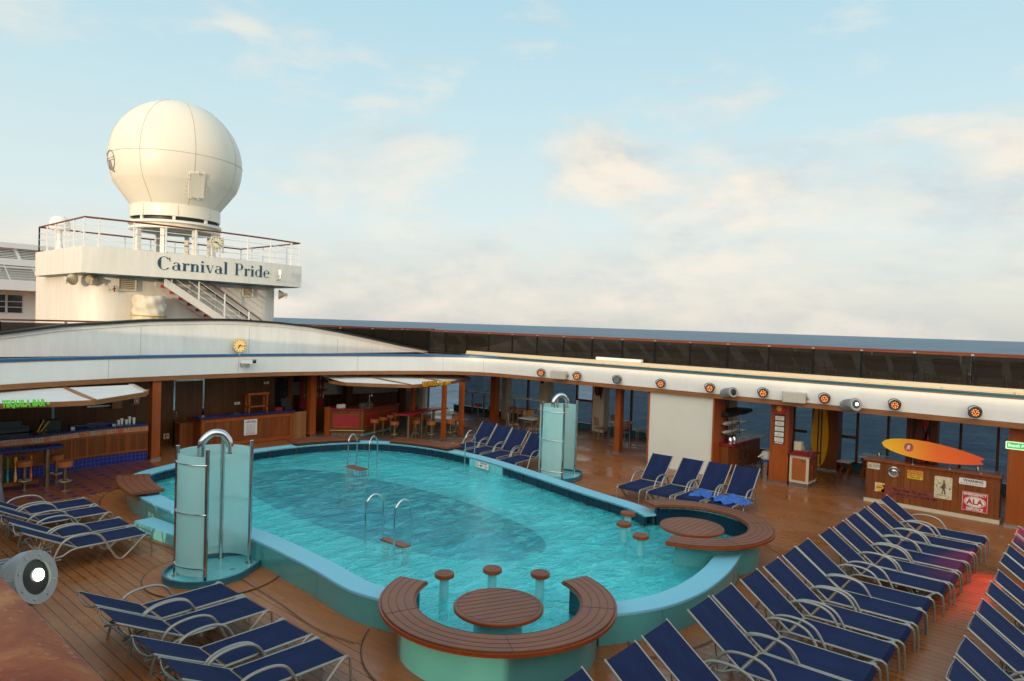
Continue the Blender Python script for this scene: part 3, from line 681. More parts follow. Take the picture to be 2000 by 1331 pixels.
def windscreen(name, p0, p1, sp, label, mat='tint', zt=4.25, off=0., inset=None):
    d = V((p1[0] - p0[0], p1[1] - p0[1], 0)); L = d.length; a = math.atan2(d.y, d.x)
    t = thing(name, label, 'windscreen', (p0[0], p0[1], 3.17), a)
    h = zt - 3.17
    MB().tube([(0, 0, h - .02), (L, 0, h - .02)], .026, 10).build('handrail', 'rail', t)
    n = max(1, int(L / sp)); s = off
    mb = MB().box(0, -.04, 0, L, .04, .07); mb.build('sill', 'black', t)
    xs = []
    while s <= L: xs.append(s); s += sp
    post = MB().box(-.022, -.03, .07, .022, .03, h - .07).mesh('post', 'matt_black'); clip = MB().box(-.03, -.035, h - .08, .03, .035, h - .035).mesh('clip', 'alu')
    for i, s in enumerate(xs):
        o = bpy.data.objects.new('post', post); COL.objects.link(o); o.parent = t; o.location = (s, 0, 0)
        o = bpy.data.objects.new('clip', clip); COL.objects.link(o); o.parent = t; o.location = (s, 0, 0)
        if i: MB().box(xs[i - 1] + .03, -.005, .075, s - .03, .005, h - .09).build('pane', mat, t)
    return t
windscreen('windscreen', (21.45, -4.0), (21.45, 35), 1.335, 'long bronze glass windscreen with red wooden handrail on the right upper deck', off=1.33)
windscreen('windscreen', (.17, 23.3), (21.3, 23.3), 1.6, 'dark glass windscreen crossing behind the white gable wall', zt=4.30)
near_rail = thing('deck_rail', 'wet varnished wooden rail top beaded with water in the bottom left foreground', 'handrail', (.165, 2, 3.19))
MB().prism([(-.115, .98), (-.10, 1.02), (-.06, 1.036), (.06, 1.036), (.095, 1.022), (.11, .985), (.10, .965), (-.10, .965)], -12, 19, mat=Matrix(((1, 0, 0, 0), (0, 0, 1, 0), (0, 1, 0, 0), (0, 0, 0, 1)))).build('handrail', 'rail_wet', near_rail)
for k in range(-8, 14): MB().box(-.02, k * 1.3, .0, .02, k * 1.3 + .04, .964).build('post', 'black', near_rail); MB().box(-.005, k * 1.3 + .05, .06, .005, k * 1.3 + 1.29, .93).build('pane', 'tint', near_rail)

def railing(path, z0, h, bars, sp, label=None, parent=None, topmat='rail', postmat='white', name='guard_rail', r=.014, flat=.02):
    t = parent or thing(name, label, 'railing', (path[0][0], path[0][1], z0)); o = V((0, 0, 0)) if parent else V((path[0][0], path[0][1], 0)); zz = 0 if not parent else z0
    P = [V((x, y, 0)) - o for x, y in path]
    MB().tube([p + V((0, 0, zz + h)) for p in P], .03, 8).build('handrail', topmat, t)
    mb = MB()
    for k in range(bars): mb.tube([p + V((0, 0, zz + h * (k + 1) / (bars + 1))) for p in P], r * .8, 6)
    mb.build('rail_bars', postmat, t)
    for i in range(len(P) - 1):
        d = P[i + 1] - P[i]; n = max(1, round(d.length / sp))
        for k in range(n + (i == len(P) - 2)):
            q = P[i] + d * k / n; MB().box(q.x - flat, q.y - flat, zz, q.x + flat, q.y + flat, zz + h - .02).build('post', postmat, t)
    return t
railing([(26.0, -12), (26.0, 58)], 3.17, .92, 2, 2.6, 'outer sea rail of the right upper deck seen through the bronze glass', r=.012)
railing([(-5.0, -12), (-5.0, 58)], 3.17, 1.02, 3, 2.6, 'outer sea rail of the left upper deck behind the camera')
# ------------------------------------------------------------------ window wall starboard, unseen hull side port shaped for the sun
ww = thing('window_wall', 'full height sea windows with dark mullions along the right side of the deck', 'window wall', (25.32, 5, 0))
MB().box(-.05, -19, 0, .08, 21, .24).build('kick_plate', 'teal', ww)
MB().box(-.07, -19, .24, .10, 21, .29).build('sill', 'wood_dark', ww); MB().box(-.06, -19, 2.44, .10, 21, 2.555).build('header', 'wood_dark', ww)
ys = [-12, -9.8, -7.6, -5.4, -3.2, -1.6, .2, 2.4, 3.36, 5.39, 6.33, 8.44, 9.2, 11.5, 13.3, 15.22, 17.17, 18.07, 20.02, 20.96, 23.3, 25.6]
for i, y in enumerate(ys):
    MB().box(-.04, y - 5 - .035, .29, .07, y - 5 + .035, 2.44).build('mullion', 'wood_dark', ww)
    if i:
        if i == 17: MB().box(0, ys[i - 1] - 5 + .04, .30, .012, y - 5 - .04, 1.28).build('pane', 'tint_win', ww); continue
        MB().box(0, ys[i - 1] - 5 + .04, .30, .012, y - 5 - .04, 2.43).build('pane', 'tint_win', ww)
for y0, y1, z in ((17.21, 18.03, 1.30), (6.37, 7.3, 1.12), (8.0, 9.16, 1.12)): MB().box(-.03, y0 - 5, z - .05, .06, y1 - 5, z + .05).build('transom', 'wood_dark', ww)
hw = thing('unseen_hull_side', 'unseen white hull plating below the camera, its ports shaped for sun patches', 'hull wall', (-5.1, 5, 0))  # unseen near side, openings shaped to place the sun patches
MB().box(-.06, -19, 0, .06, 26, .55).build('lower_plating', 'white', hw); MB().box(-.06, -19, 1.22, .06, 26, 2.56).build('upper_plating', 'white', hw)
for y0, y1 in ((-19, -4.2), (-2.4, 4.6), (6.3, 26)): MB().box(-.06, y0, .551, .06, y1, 1.219).build('pier', 'white', hw)
MB().box(-.06, -19, 3.17, .04, 5.9, 3.95).build('shade_bulwark', 'white', hw); MB().box(-.06, 5.9, 3.17, .04, 30, 4.72).build('shade_bulwark', 'white', hw)  # out of view, raised aft to keep the gable wall in shade
# ------------------------------------------------------------------ tower with radome
tw = thing('radar_tower', 'white tower with railed balcony lettered in teal and red-treaded outside stair', 'tower', (11, 26, 3.17))
def TB(mb, name, mat, par=None, **k):
    mb.v = [(x - 11, y - 26, z - 3.17) for x, y, z in mb.v]; return mb.build(name, mat, par or tw, **k)
def rrect(x0, y0, x1, y1, r, n=8):
    return [p for c, a in (((x1 - r, y0 + r), -90), ((x1 - r, y1 - r), 0), ((x0 + r, y1 - r), 90), ((x0 + r, y0 + r), 180)) for p in arc(c, r, a, a + 90, n)]
TB(MB().prism(rrect(7.5, 24.75, 14.5, 31, 1.0), 3.17, 5.80), 'drum', 'tower')
fr = [(7.17 + 7.66 * k / 16, 24.05 - .42 * (1 - ((k - 8) / 8) ** 2)) for k in range(17)]
bal = fr + [(14.83, 28.9), (7.17, 28.9)]
TB(MB().prism(bal, 5.79, 6.62), 'balcony', 'tower')
TB(MB().prism([(11 + (x - 11) * .975, 26.4 + (y - 26.4) * .975) for x, y in bal], 5.765, 5.788), 'balcony_soffit', 'teal')
rb = thing('guard_rail', 'white balcony railing with brown handrail round the top of the tower', 'railing', (11, 26, 6.62))
def sub(path): return [(x - 11, y - 26) for x, y in path]
railing(sub([(7.25, 28.8), (7.25, 24.1)] + [(x, y + .08) for x, y in fr[1:-1:2]] + [(14.75, 24.1), (14.75, 28.8), (7.25, 28.8)]), 0, .90, 3, 1.0, parent=rb, name='x')
for y in (0,):
    mb = MB()
st = thing('outside_stair', 'white outside stair with red treads descending before the tower', 'stair', (9.75, 24.32, 3.17))
sx0, sz0, sx1, sz1 = 0, 2.50, 3.95, 0.
for y, w in ((-.40, .035), (.36, .035)):
    MB().add([(sx0 - .15, y - w, sz0 + .12), (sx1, y - w, sz1 + .12), (sx1, y - w, sz1), (sx1 - .3, y - w, sz1), (sx0 - .15, y - w, sz0 - .16)] + [(sx0 - .15, y + w, sz0 + .12), (sx1, y + w, sz1 + .12), (sx1, y + w, sz1), (sx1 - .3, y + w, sz1), (sx0 - .15, y + w, sz0 - .16)],
             [(0, 1, 2, 3, 4), (9, 8, 7, 6, 5), (0, 5, 6, 1), (1, 6, 7, 2), (2, 7, 8, 3), (3, 8, 9, 4), (4, 9, 5, 0)]).build('stringer', 'tower', st)
    MB().tube([(sx0 - .1, y, sz0 + .98), (sx1 - .1, y, sz1 + .98), (sx1, y, sz1 + .9)], .024, 8).build('handrail', 'rail', st)
    mb = MB()
    for k in (.3, .55, .78): mb.tube([(sx0 - .1, y, sz0 + k), (sx1 - .1, y, sz1 + k)], .012, 6)
    mb.build('rail_bars', 'white', st)
    for k in range(5):
        u = k / 4 * .94 + .02; x = sx0 + (sx1 - sx0) * u; z = sz0 + (sz1 - sz0) * u; MB().box(x - .02, y - .02, z, x + .02, y + .02, z + .96).build('post', 'white', st)
for k in range(13):
    u = (k + .5) / 13; x = sx0 + (sx1 - sx0) * u; z = sz0 + (sz1 - sz0) * u
    MB().box(x - .13, -.38, z - .02, x + .13, .38, z + .012).box(x - .14, -.38, z - .09, x - .115, .38, z).build('tread', 'red_panel', st)
def louvre(x, y, z, w, h, label):
    t = thing('vent_grille', label, 'vent', (x, y, z)); mb = MB()
    MB().box(-w / 2, -.02, -h / 2, w / 2, .0, h / 2).build('backing', 'black', t)
    for a in ((-w / 2 - .03, -h / 2 - .03, w / 2 + .03, -h / 2), (-w / 2 - .03, h / 2, w / 2 + .03, h / 2 + .03), (-w / 2 - .03, -h / 2, -w / 2, h / 2), (w / 2, -h / 2, w / 2 + .03, h / 2)): mb.box(a[0], -.06, a[1], a[2], .0, a[3])
    mb.build('frame', 'tower', t); mb = MB(); n = 6
    for k in range(n): zz = -h / 2 + h * (k + .5) / n; mb.add([(-w / 2, -.05, zz - .03), (w / 2, -.05, zz - .03), (w / 2, -.022, zz + .02), (-w / 2, -.022, zz + .02)], [(0, 1, 2, 3)])
    mb.build('slats', 'cream', t)
louvre(8.72, 24.72, 5.53, .50, .38, 'louvred vent under the balcony left of the outside stair')
louvre(12.95, 24.72, 5.53, .36, .34, 'louvred vent under the balcony right of the outside stair')
# lettering, serif, built stroke by stroke
def crescent(mb, cx, cz, rx, rz, th, tn, a0, a1, n=22):
    """bowl whose stroke swells from tn (top, bottom) to th (sides)"""
    o, i = [], []
    for k in range(n + 1):
        a = R(a0 + (a1 - a0) * k / n); o.append((cx + rx * cos(a), cz + rz * sin(a)))
        w = tn + (th - tn) * abs(cos(a)) ** 1.5; i.append((cx + (rx - w) * cos(a), cz + (rz - tn) * sin(a)))
    for k in range(n): mb.quad(o[k], o[k + 1], i[k + 1], i[k])
class Flat(MB):
    def quad(s, *p): s.add([(x, 0, z) for x, z in p], [(0, 1, 2, 3)])
    def bar(s, x0, z0, x1, z1): s.quad((x0, z0), (x1, z0), (x1, z1), (x0, z1))
def glyph(f, ch, x):
    X = .62; st, hn = .18, .042
    if ch == 'C': crescent(f, x + .43, .5, .43, .52, .23, hn, 42, 318); f.quad((x + .72, .86), (x + .80, 1.0), (x + .83, .66), (x + .80, .66)); return .90
    if ch == 'a':
        crescent(f, x + .25, .19, .24, .20, .14, hn, 60, 300); f.bar(x + .36, .03, x + .36 + st, .46); crescent(f, x + .28, .44, .23, .19, .15, hn, 5, 160); f.quad((x + .36, .03), (x + .62, .0), (x + .60, .05), (x + .51, .10)); f.quad((x + .25, .385), (x + .25, .345), (x + .40, .31), (x + .40, .36)); return .64
    if ch in 'rn':
        f.bar(x + .07, .03, x + .07 + st, .60); f.bar(x, 0, x + .29, hn); f.quad((x - .01, .56), (x + .10, .56), (x + .12, .63), (x - .01, .60))
        if ch == 'r': crescent(f, x + .37, .42, .16, .20, .05, .05, 60, 175); f.lath(x + .42, .53) if hasattr(f, 'lath') else f.bar(x + .36, .47, x + .48, .61); return .50
        crescent(f, x + .37, .42, .215, .20, .15, .05, 0, 170); f.bar(x + .435, .03, x + .585, .44); f.bar(x + .36, 0, x + .65, hn); return .68
    if ch == 'i': f.bar(x + .07, .03, x + .07 + st, .62); f.bar(x, 0, x + .29, hn); f.quad((x - .01, .57), (x + .10, .57), (x + .10, .63), (x - .01, .61)); crescent(f, x + .145, .82, .085, .085, .084, .084, 0, 360, 14); return .34
    if ch == 'v': f.quad((x + .03, .60), (x + .19, .60), (x + .36, 0), (x + .28, 0)); f.quad((x + .50, .60), (x + .535, .60), (x + .36, 0), (x + .32, 0)); f.bar(x - .03, .585, x + .27, .62); f.bar(x + .41, .585, x + .60, .62); return .62
    if ch == 'l': f.bar(x + .07, .03, x + .07 + st, 1.0); f.bar(x, 0, x + .29, hn); f.quad((x - .02, .96), (x + .10, .96), (x + .10, 1.02), (x - .02, 1.0)); return .36
    if ch == 'P': f.bar(x + .08, .03, x + .25, .96); f.bar(x, 0, x + .35, hn); f.bar(x, .955, x + .40, .99); f.bar(x + .25, .45, x + .40, .485); crescent(f, x + .40, .72, .27, .27, .16, hn, -90, 90); return .72
    if ch == 'd': crescent(f, x + .27, .31, .26, .32, .15, hn, 30, 330); f.bar(x + .42, .03, x + .42 + st, 1.0); f.bar(x + .42, 0, x + .66, hn); f.quad((x + .33, .96), (x + .45, .96), (x + .45, 1.02), (x + .33, 1.0)); return .69
    if ch == 'e': crescent(f, x + .29, .31, .28, .32, .15, hn, 5, 320); f.bar(x + .12, .34, x + .555, .375); return .62
    return .42
def lettering(word, x0, x1, z0, zc, yf):
    f = Flat(); x = 0
    for ch in word: x += glyph(f, ch, x) + .045
    s = (x1 - x0) / x; f.v = [(x0 + a * s, yf(x0 + a * s), z0 + c * zc) for a, b, c in f.v]; return f
yf = lambda x: 24.05 - .42 * (1 - ((x - 11) / 3.83) ** 2) - .012
ft = lettering('Carnival Pride', 9.28, 13.36, 6.05, .43, yf)
TB(ft, 'name_lettering', 'letter')
# radome
rd = thing('radome', 'huge cream radome ball on its ring stand above the white tower', 'radome', (11, 26.5, 6.62))
Rr = 2.27; zc = 3.58; prof = []
for k in range(41):
    a = R(90 - k * 3.25); prof.append((max(Rr * cos(a), 0), zc + Rr * sin(a)))
prof = [p for p in prof if p[1] > zc - .98] + [(1.50, 1.88)]
MB().lathe(prof, n=72).build('shell', 'radome', rd)
mb = MB()
for k in range(8):
    a = R(-98 + 45 * k); mb.tube([((r + .004) * cos(a), (r + .004) * sin(a), z) for r, z in prof[1:]], .008, 5)
mb.tube([((Rr + .004) * cos(2 * pi * i / 72), (Rr + .004) * sin(2 * pi * i / 72), zc) for i in range(72)], .008, 5, closed=True)
mb.build('seam', 'seam', rd)
MB().lathe([(1.50, 1.44), (1.52, 1.46), (1.53, 1.86), (1.50, 1.90)], n=64).build('collar', 'radome', rd)
mb = MB()
for k in range(8): a = R(-110 + 45 * k); mb.box(-.006, -1.536, 1.46, .006, -1.526, 1.86, Matrix.Rotation(a, 4, 'Z'))
mb.build('collar_seam', 'seam', rd)
MB().lathe([(0, 1.42), (1.42, 1.42), (1.42, 1.22)], n=48).build('turntable', 'black', rd)
MB().lathe([(1.35, 1.30), (1.58, 1.30), (1.58, 1.22), (1.38, 1.20), (1.38, 1.12), (1.55, 1.10), (1.55, 1.02), (1.30, 1.02), (1.30, 1.30)], n=64).build('support_ring', 'tower', rd)
for k in range(8): MB().box(-.05, -1.50, 1.29, .05, -1.42, 1.46, Matrix.Rotation(R(20 + 45 * k), 4, 'Z')).build('bearing_block', 'tower', rd)
for k in range(8): MB().box(-.07, -1.42, 0, .07, -1.28, 1.03, Matrix.Rotation(R(5 + 45 * k), 4, 'Z')).build('leg', 'tower', rd)
# hatch on the shell, facing the viewer, lower right
def on_shell(az, dz): 
    r = math.sqrt(Rr * Rr - dz * dz); return V((r * cos(az), r * sin(az), zc + dz)), V((r * cos(az), r * sin(az), dz)).normalized()
az = R(-94); c, nrm = on_shell(az, -1.05); tx = V((-sin(az), cos(az), 0)); ty = nrm.cross(tx) * 1
def plate(w, h, d0, d1, tilt=.12):
    mb = MB(); ca, sa = cos(tilt), sin(tilt); p = []
    for d in (d0, d1):
        for u, v in ((-w, -h), (w, -h), (w, h), (-w, h)): p.append(c + tx * (u * ca - v * sa) + ty * (u * sa + v * ca) + nrm * d)
    return mb.add(p, [(0, 1, 2, 3), (4, 7, 6, 5), (0, 4, 5, 1), (1, 5, 6, 2), (2, 6, 7, 3), (3, 7, 4, 0)])
hp = plate(.26, .46, -.06, .008).build('hatch', 'radome', rd)
mb = MB()
for sgn in (-1, 1):
    for k in range(6):
        q = c + tx * (sgn * .34) + ty * (-.36 + .14 * k) + nrm * .03; mb.box(-.012, -.012, -.03, .012, .012, .03, Matrix.Translation(q))
for u, v in ((-.1, -.47), (.12, -.47), (0, .47)): mb.box(-.03, -.02, -.05, .03, .02, .05, Matrix.Translation(c + tx * u + ty * v + nrm * .03))
mb.build('hatch_latches', 'seam', hp)
mb = MB(); c2, n2 = on_shell(R(-181), -.30); tx2 = V((-sin(R(-181)), cos(R(-181)), 0)); ty2 = n2.cross(tx2)
def onp(u, v): 
    q = c2 + tx2 * u + ty2 * v - V((0, 0, zc)); q = q.normalized() * (Rr + .012); return q + V((0, 0, zc))
mb.tube([onp(.34 * cos(a), .34 * sin(a)) for a in [2 * pi * i / 30 for i in range(30)]], .012, 5, closed=True)
mb.tube([onp(-.3, .08), onp(.3, .08)], .012, 5).tube([onp(-.3, .0), onp(.3, .0)], .012, 5)
mb.tube([onp(.0, .0), onp(.05, -.3), onp(.16, -.42)], [.05, .06, .03], 6).tube([onp(-.05, -.1), onp(-.16, -.3)], .03, 6)
mb.build('faded_emblem', 'print_grey', rd)
# tower fittings
def clock(x, y, z, r, lit, hh, mm, label):
    t = thing('deck_clock', label, 'clock', (x, y, z)); rot = Matrix.Rotation(R(90), 4, 'X')
    MB().lathe([(0, -.10), (r * .8, -.10), (r, -.06), (r, .01), (r * .90, .015)], n=40, mat=rot).build('case', 'cream', t)
    MB().lathe([(0, .006), (r * .91, .006)], n=40, mat=rot).build('dial', 'clock_face' if lit else 'clock_face_dim', t)
    mb = MB()
    for k in range(12): mb.box(-.012, -.012, r * .70, .012, -.009, r * .86, Matrix.Rotation(R(30 * k), 4, 'Y'))
    mb.build('hour_marks', 'ink', t)
    MB().box(-.016, -.018, -.04, .016, -.015, r * .5, Matrix.Rotation(R(hh), 4, 'Y')).build('hour_hand', 'ink', t)
    MB().box(-.011, -.022, -.06, .011, -.019, r * .74, Matrix.Rotation(R(mm), 4, 'Y')).build('minute_hand', 'ink', t)
    MB().box(-.03, .0, -r - .08, .03, .06, -r + .02).build('bracket', 'cream', t)
clock(11.52, 22.42, 3.58, .245, True, 216, 98, 'glowing yellow clock on the white gable wall')
clock(11.18, 23.55, 7.12, .235, False, 278, 128, 'pale clock fixed to the tower balcony railing')
def horn(x, y, z, rz, label):
    t = thing('horn_loudspeaker', label, 'loudspeaker', (x, y, z), rz, 'horn loudspeakers round the tower')
    MB().lathe([(.19, .0), (.185, .02), (.11, .16), (.06, .24), (.06, .34), (0, .34)], n=28, mat=Matrix.Rotation(R(90), 4, 'X') @ Matrix.Translation((0, 0, -.3))).build('horn', 'horn', t)
    MB().lathe([(0, .02), (.05, .02), (.07, .12)], n=20, mat=Matrix.Rotation(R(90), 4, 'X') @ Matrix.Translation((0, 0, -.3))).build('driver', 'grey', t)
    MB().box(-.02, .0, -.16, .02, .04, .0).build('bracket', 'steel', t)
horn(7.0, 24.9, 5.6, R(-55), 'horn loudspeaker at the far left corner under the balcony')
horn(7.62, 24.6, 5.62, R(-22), 'horn loudspeaker facing forward under the left of the balcony')
horn(14.7, 24.9, 5.5, R(62), 'horn loudspeaker at the right corner under the balcony')
# canvas covered drum
dr = thing('covered_reel', 'drum shaped gear under a creased cream tarpaulin beside the stair', 'covered gear', (9.22, 24.15, 3.17))
mb = MB(); rings = []; random.seed(3)
NN = 64
for j in range(23):
    z = 2.0 * j / 22 + .0; rr_ = []
    for k in range(NN):
        a = 2 * pi * k / NN; w = .018 * sin(a * 5 + j * 1.9) + .022 * sin(a * 3 - j * 1.3 + 1) + .016 * sin(a * 11 + j * .7) + .012 * sin(a * 2 + j * 3.1)
        r = .50 * (1 - .05 * abs(j / 22 - .5)) + w * (1 if 0 < j < 22 else .4); rr_.append((r * cos(a), r * sin(a), z + .012 * sin(a * 4)))
    rings.append(rr_)
for j in range(22): mb.strip(rings[j], rings[j + 1], True)
mb.add(rings[-1], [tuple(range(NN))]); mb.build('tarpaulin', 'cover', dr, ang=80)
MB().tube([(.525 * cos(a), .525 * sin(a), 1.35 + .02 * sin(a)) for a in [2 * pi * i / 32 for i in range(32)]], .022, 6, closed=True).tube([(.52, 0, 1.35), (.56, -.05, 1.15), (.54, -.08, .9)], .02, 6).build('strap', 'strap', dr)
# small satellite domes
def satdome(x, y, z, s, label):
    t = thing('satellite_dome', label, 'antenna', (x, y, z), 0, 'small antennas on the tower')
    MB().lathe([(.0, 1.0 * s), (.12 * s, .985 * s), (.21 * s, .92 * s), (.25 * s, .80 * s), (.25 * s, .64 * s), (.22 * s, .60 * s), (0, .60 * s)], n=28).build('dome', 'white', t)
    MB().cyl((0, 0, 0), .06 * s, .6 * s, 14).lathe([(.14 * s, 0), (.06 * s, .25 * s)], n=14).build('mast', 'white', t)
satdome(7.55, 27.6, 6.62, 1.25, 'small white dome antenna on a mast at the left of the balcony')
t = thing('beacon_antenna', 'small white cylinder antenna on the balcony face right of the lettering', 'antenna', (13.66, 23.6, 6.18))
MB().cyl((0, 0, .0), .075, .2, 20, bev=.01).build('cap', 'white', t); MB().cyl((0, 0, -.12), .03, .12, 12).box(-.015, 0, -.2, .015, .3, -.16).build('bracket', 'steel', t)
# valve pipes on drum
t = thing('hydrant_valve', 'small valve pipes on the drum wall left of the vent', 'valve', (8.2, 24.7, 5.35))
MB().tube(spline([(-.1, 0, .1), (-.1, -.08, .1), (-.06, -.1, .0), (-.06, -.1, -.12)], 4), .022, 8).tube([(-.1, -.06, -.05), (.12, -.06, -.02)], .016, 8).build('pipe', 'cream', t)
MB().tube([(.06, -.09, .0), (.16, -.09, .01)], .018, 6).box(.09, -.1, -.1, .12, -.07, .09).build('valve', 'rusty', t)
# ------------------------------------------------------------------ superstructure far aft
ss = thing('deckhouse', 'white ship superstructure with railed decks at the far left behind the tower', 'superstructure', (8, 46, 3.17))
def SB(mb, name, mat, **k):
    mb.v = [(x - 8, y - 46, z - 3.17) for x, y, z in mb.v]; return mb.build(name, mat, ss, **k)
SB(MB().box(-6, 47, 3.17, 22, 54, 5.66), 'lower_wall', 'white'); SB(MB().box(-6, 34, 3.17, -5.3, 46.9, 9.6), 'shade_wing', 'white'); SB(MB().box(-6, 45, 5.60, 22, 54, 6.16), 'deck_edge', 'white')  # unseen side wing added to keep the superstructure in shade
SB(MB().box(-6, 46.6, 6.17, 22, 54, 6.84), 'middle_wall', 'white'); SB(MB().box(-6, 45.4, 6.84, 22, 54, 7.30), 'deck_edge', 'white')
SB(MB().box(-6, 46.2, 7.30, 22, 54, 7.92), 'louvre_backing', 'black'); SB(MB().box(-6, 45.6, 7.92, 22, 54, 8.2), 'roof', 'white')
mb = MB()
for k in range(7): mb.box(-6, 46.0, 7.33 + .088 * k, 22, 46.19, 7.375 + .088 * k)
SB(mb, 'louvre_slats', 'white'); mb = MB()
for x in (-4, -1.5, 1.5, 4.2, 6.9, 9.6, 10.6, 13): mb.add([(x, 45.9, 7.3), (x + .16, 45.9, 7.3), (x - .1, 45.9, 7.93), (x - .26, 45.9, 7.93), (x, 46.2, 7.3), (x + .16, 46.2, 7.3), (x - .1, 46.2, 7.93), (x - .26, 46.2, 7.93)], [(0, 1, 2, 3), (0, 4, 5, 1), (1, 5, 6, 2), (3, 2, 6, 7), (0, 3, 7, 4)])
SB(mb, 'raking_post', 'white')
for x in (8.9, 9.75, 10.05): pass
for x in (9.55, 10.35):
    SB(MB().box(x - .03, 46.93, 4.30, x + .71, 46.97, 5.42), 'window_frame', 'white'); SB(MB().box(x, 46.90, 4.36, x + .68, 46.928, 5.36), 'window_pane', 'dark_glass')
    SB(MB().box(x, 46.88, 4.97, x + .68, 46.9, 5.0).box(x, 46.88, 4.66, x + .68, 46.9, 4.69), 'window_bar', 'white')
r2 = thing('guard_rail', 'white ship rail with leaning posts on the far left superstructure deck', 'railing', (8, 45.1, 6.16))
mb = MB()
for k in range(5): mb.tube([(-14, 0, .13 * (k + 1)), (14, 0, .13 * (k + 1))], .014, 5)
mb.build('rail_bars', 'white', r2); MB().tube([(-14, 0, .76), (14, 0, .76)], .028, 6).build('handrail', 'rail', r2)
for x in (-9, -6.6, -4.2, -1.8, .6, 1.9, 3.2, 5.6): MB().tube([(x + .14, 0, 0), (x - .14, 0, .76)], .035, 6).build('post', 'white', r2)
# ------------------------------------------------------------------ sun loungers
def rotx(a, y, z): return Matrix.Translation((0, y, z)) @ Matrix.Rotation(a, 4, 'X')
LG = 'blue sling sun loungers on the pool deck'
def make_lounger(ang, label, full=True, sl='sling', head=True):
    t = thing('sun_lounger', label, 'sun lounger', (0, 0, -60), 0, LG); W = .31; hy, hz = 1.18, .36; L = .90; A = R(ang)
    def sl_mesh(y0, z0, y1, z1, sag, n=10):
        mb = MB()
        rows = []
        for i in range(n + 1):
            u = i / n; rows.append([(x, y0 + (y1 - y0) * u, z0 + (z1 - z0) * u - sag * (1 - (x / W) ** 2) * sin(pi * u) ** .6) for x in (-W, -W * .5, 0, W * .5, W)])
        for i in range(n):
            mb.strip(rows[i], rows[i + 1])
        low = [[(x, y, z - .006) for x, y, z in r] for r in rows]
        for i in range(n): mb.strip(low[i + 1], low[i])
        mb.strip(rows[0], low[0]); mb.strip(low[-1], rows[-1]); return mb
    s = sl_mesh(.0, hz + .012, hy - .04, hz + .012, .016)
    s.strip([(x, .0, hz + .012) for x in (-W, 0, W)], [(x, -.045, hz - .06) for x in (-W, 0, W)])
    s.build('seat', sl, t, ang=60)
    ey, ez = hy + L * cos(A), hz + L * sin(A)
    sl_mesh(hy + .02, hz + .03, ey, ez + .012, .014).build('backrest', sl, t, ang=60)
    mb = MB()
    for sx in (-1, 1):
        x = sx * (W + .018)
        mb.tube([(x, -.01, hz)] + [(x, hy * k / 4, hz) for k in range(1, 5)] + [(x, hy + .10, hz - .02), (x, hy + .22, hz - .09), (x, 1.62, hz - .11)], .018, 8)
    mb.tube([(-W, 1.62, hz - .11), (W, 1.62, hz - .11)], .015, 8).tube([(-W, .02, hz - .02), (W, .02, hz - .02)], .015, 8).tube([(-W, hy, hz), (W, hy, hz)], .015, 8)
    mb.build('seat_frame', 'alu', t)
    mb = MB(); nx, nz = -sin(A), cos(A)
    for sx in (-1, 1):
        x = sx * (W + .012)
        mb.tube([(x, hy, hz + .01), (x, hy + L * .5 * cos(A), hz + L * .5 * sin(A)), (x, ey + .03 * cos(A), ez + .03 * sin(A))], .016, 8)
    mb.tube(spline([(-W, ey, ez - .01), (-W * .6, ey + .03, ez - .05), (0, ey + .04, ez - .07), (W * .6, ey + .03, ez - .05), (W, ey, ez - .01)], 4), .011, 6)
    mb.build('back_frame', 'alu', t)
    if full:
        mb = MB(); py, pz = hy + L * .55 * cos(A), hz + L * .55 * sin(A)
        for sx in (-.75, .75): mb.tube([(sx * W, py, pz), (sx * W, 1.50, .16)], .010, 6)
        mb.tube([(-.75 * W, 1.50, .16), (.75 * W, 1.50, .16)], .010, 6); mb.build('back_stay', 'steel', t)
        MB().box(-W - .02, 1.42, .20, -W + .01, 1.66, .23).build('ratchet', 'grey', t); MB().box(W - .01, 1.42, .20, W + .02, 1.66, .23).build('ratchet', 'grey', t)
    for sx in (-1, 1):
        x = sx * (W + .048)
        arm = [(x, -.02, hz + .005), (x, .02, hz + .012), (x, .10, hz - .04)] + [(x, .26, .17), (x, .40, .045), (x, .46, .018), (x, .53, .045), (x, .64, .22), (x, .72, .38), (x, .82, .52), (x, .95, .585), (x, 1.12, .60), (x, 1.30, .575), (x, 1.42, .50), (x, 1.50, .36), (x, 1.56, .18), (x, 1.60, .0)]
        MB().tube(spline(arm, 3), .020, 8).build('armrest', 'alu', t)
        leg = [(x - sx * .02, .12, hz), (x - sx * .02, .02, hz + .004), (x - sx * .02, -.05, hz - .02), (x - sx * .02, -.075, hz - .10), (x - sx * .02, -.09, .0)]
        MB().tube(spline(leg, 4), .017, 8).build('leg', 'alu', t)
        if full:
            mb = MB()
            for y in (.30, .62, .95): mb.tube([(x - sx * .04, y, hz - .035 + .022 * sin(a)) if False else (x - sx * .02, y + .018 * cos(a), hz - .035 + .018 * sin(a)) for a in [2 * pi * i / 10 for i in range(10)]], .006, 5, closed=True)
            mb.build('stacking_ring', 'alu', t)
    return t
LM = make_lounger(37, 'blue sun lounger, first of the long front row, cut by the bottom edge'); LL = make_lounger(28, 'x'); LU = make_lounger(46, 'x'); LD = make_lounger(33, 'x', False)
ORD = 'first second third fourth fifth sixth seventh eighth ninth tenth eleventh twelfth thirteenth fourteenth fifteenth'.split()
xs = [5.5, 6.41, 7.26, 8.35, 9.06, 9.93, 10.75, 11.57, 12.22, 13.24, 13.96, 14.8, 15.5, 16.27, 17.13]
nfar = len(xs); random.seed(2)
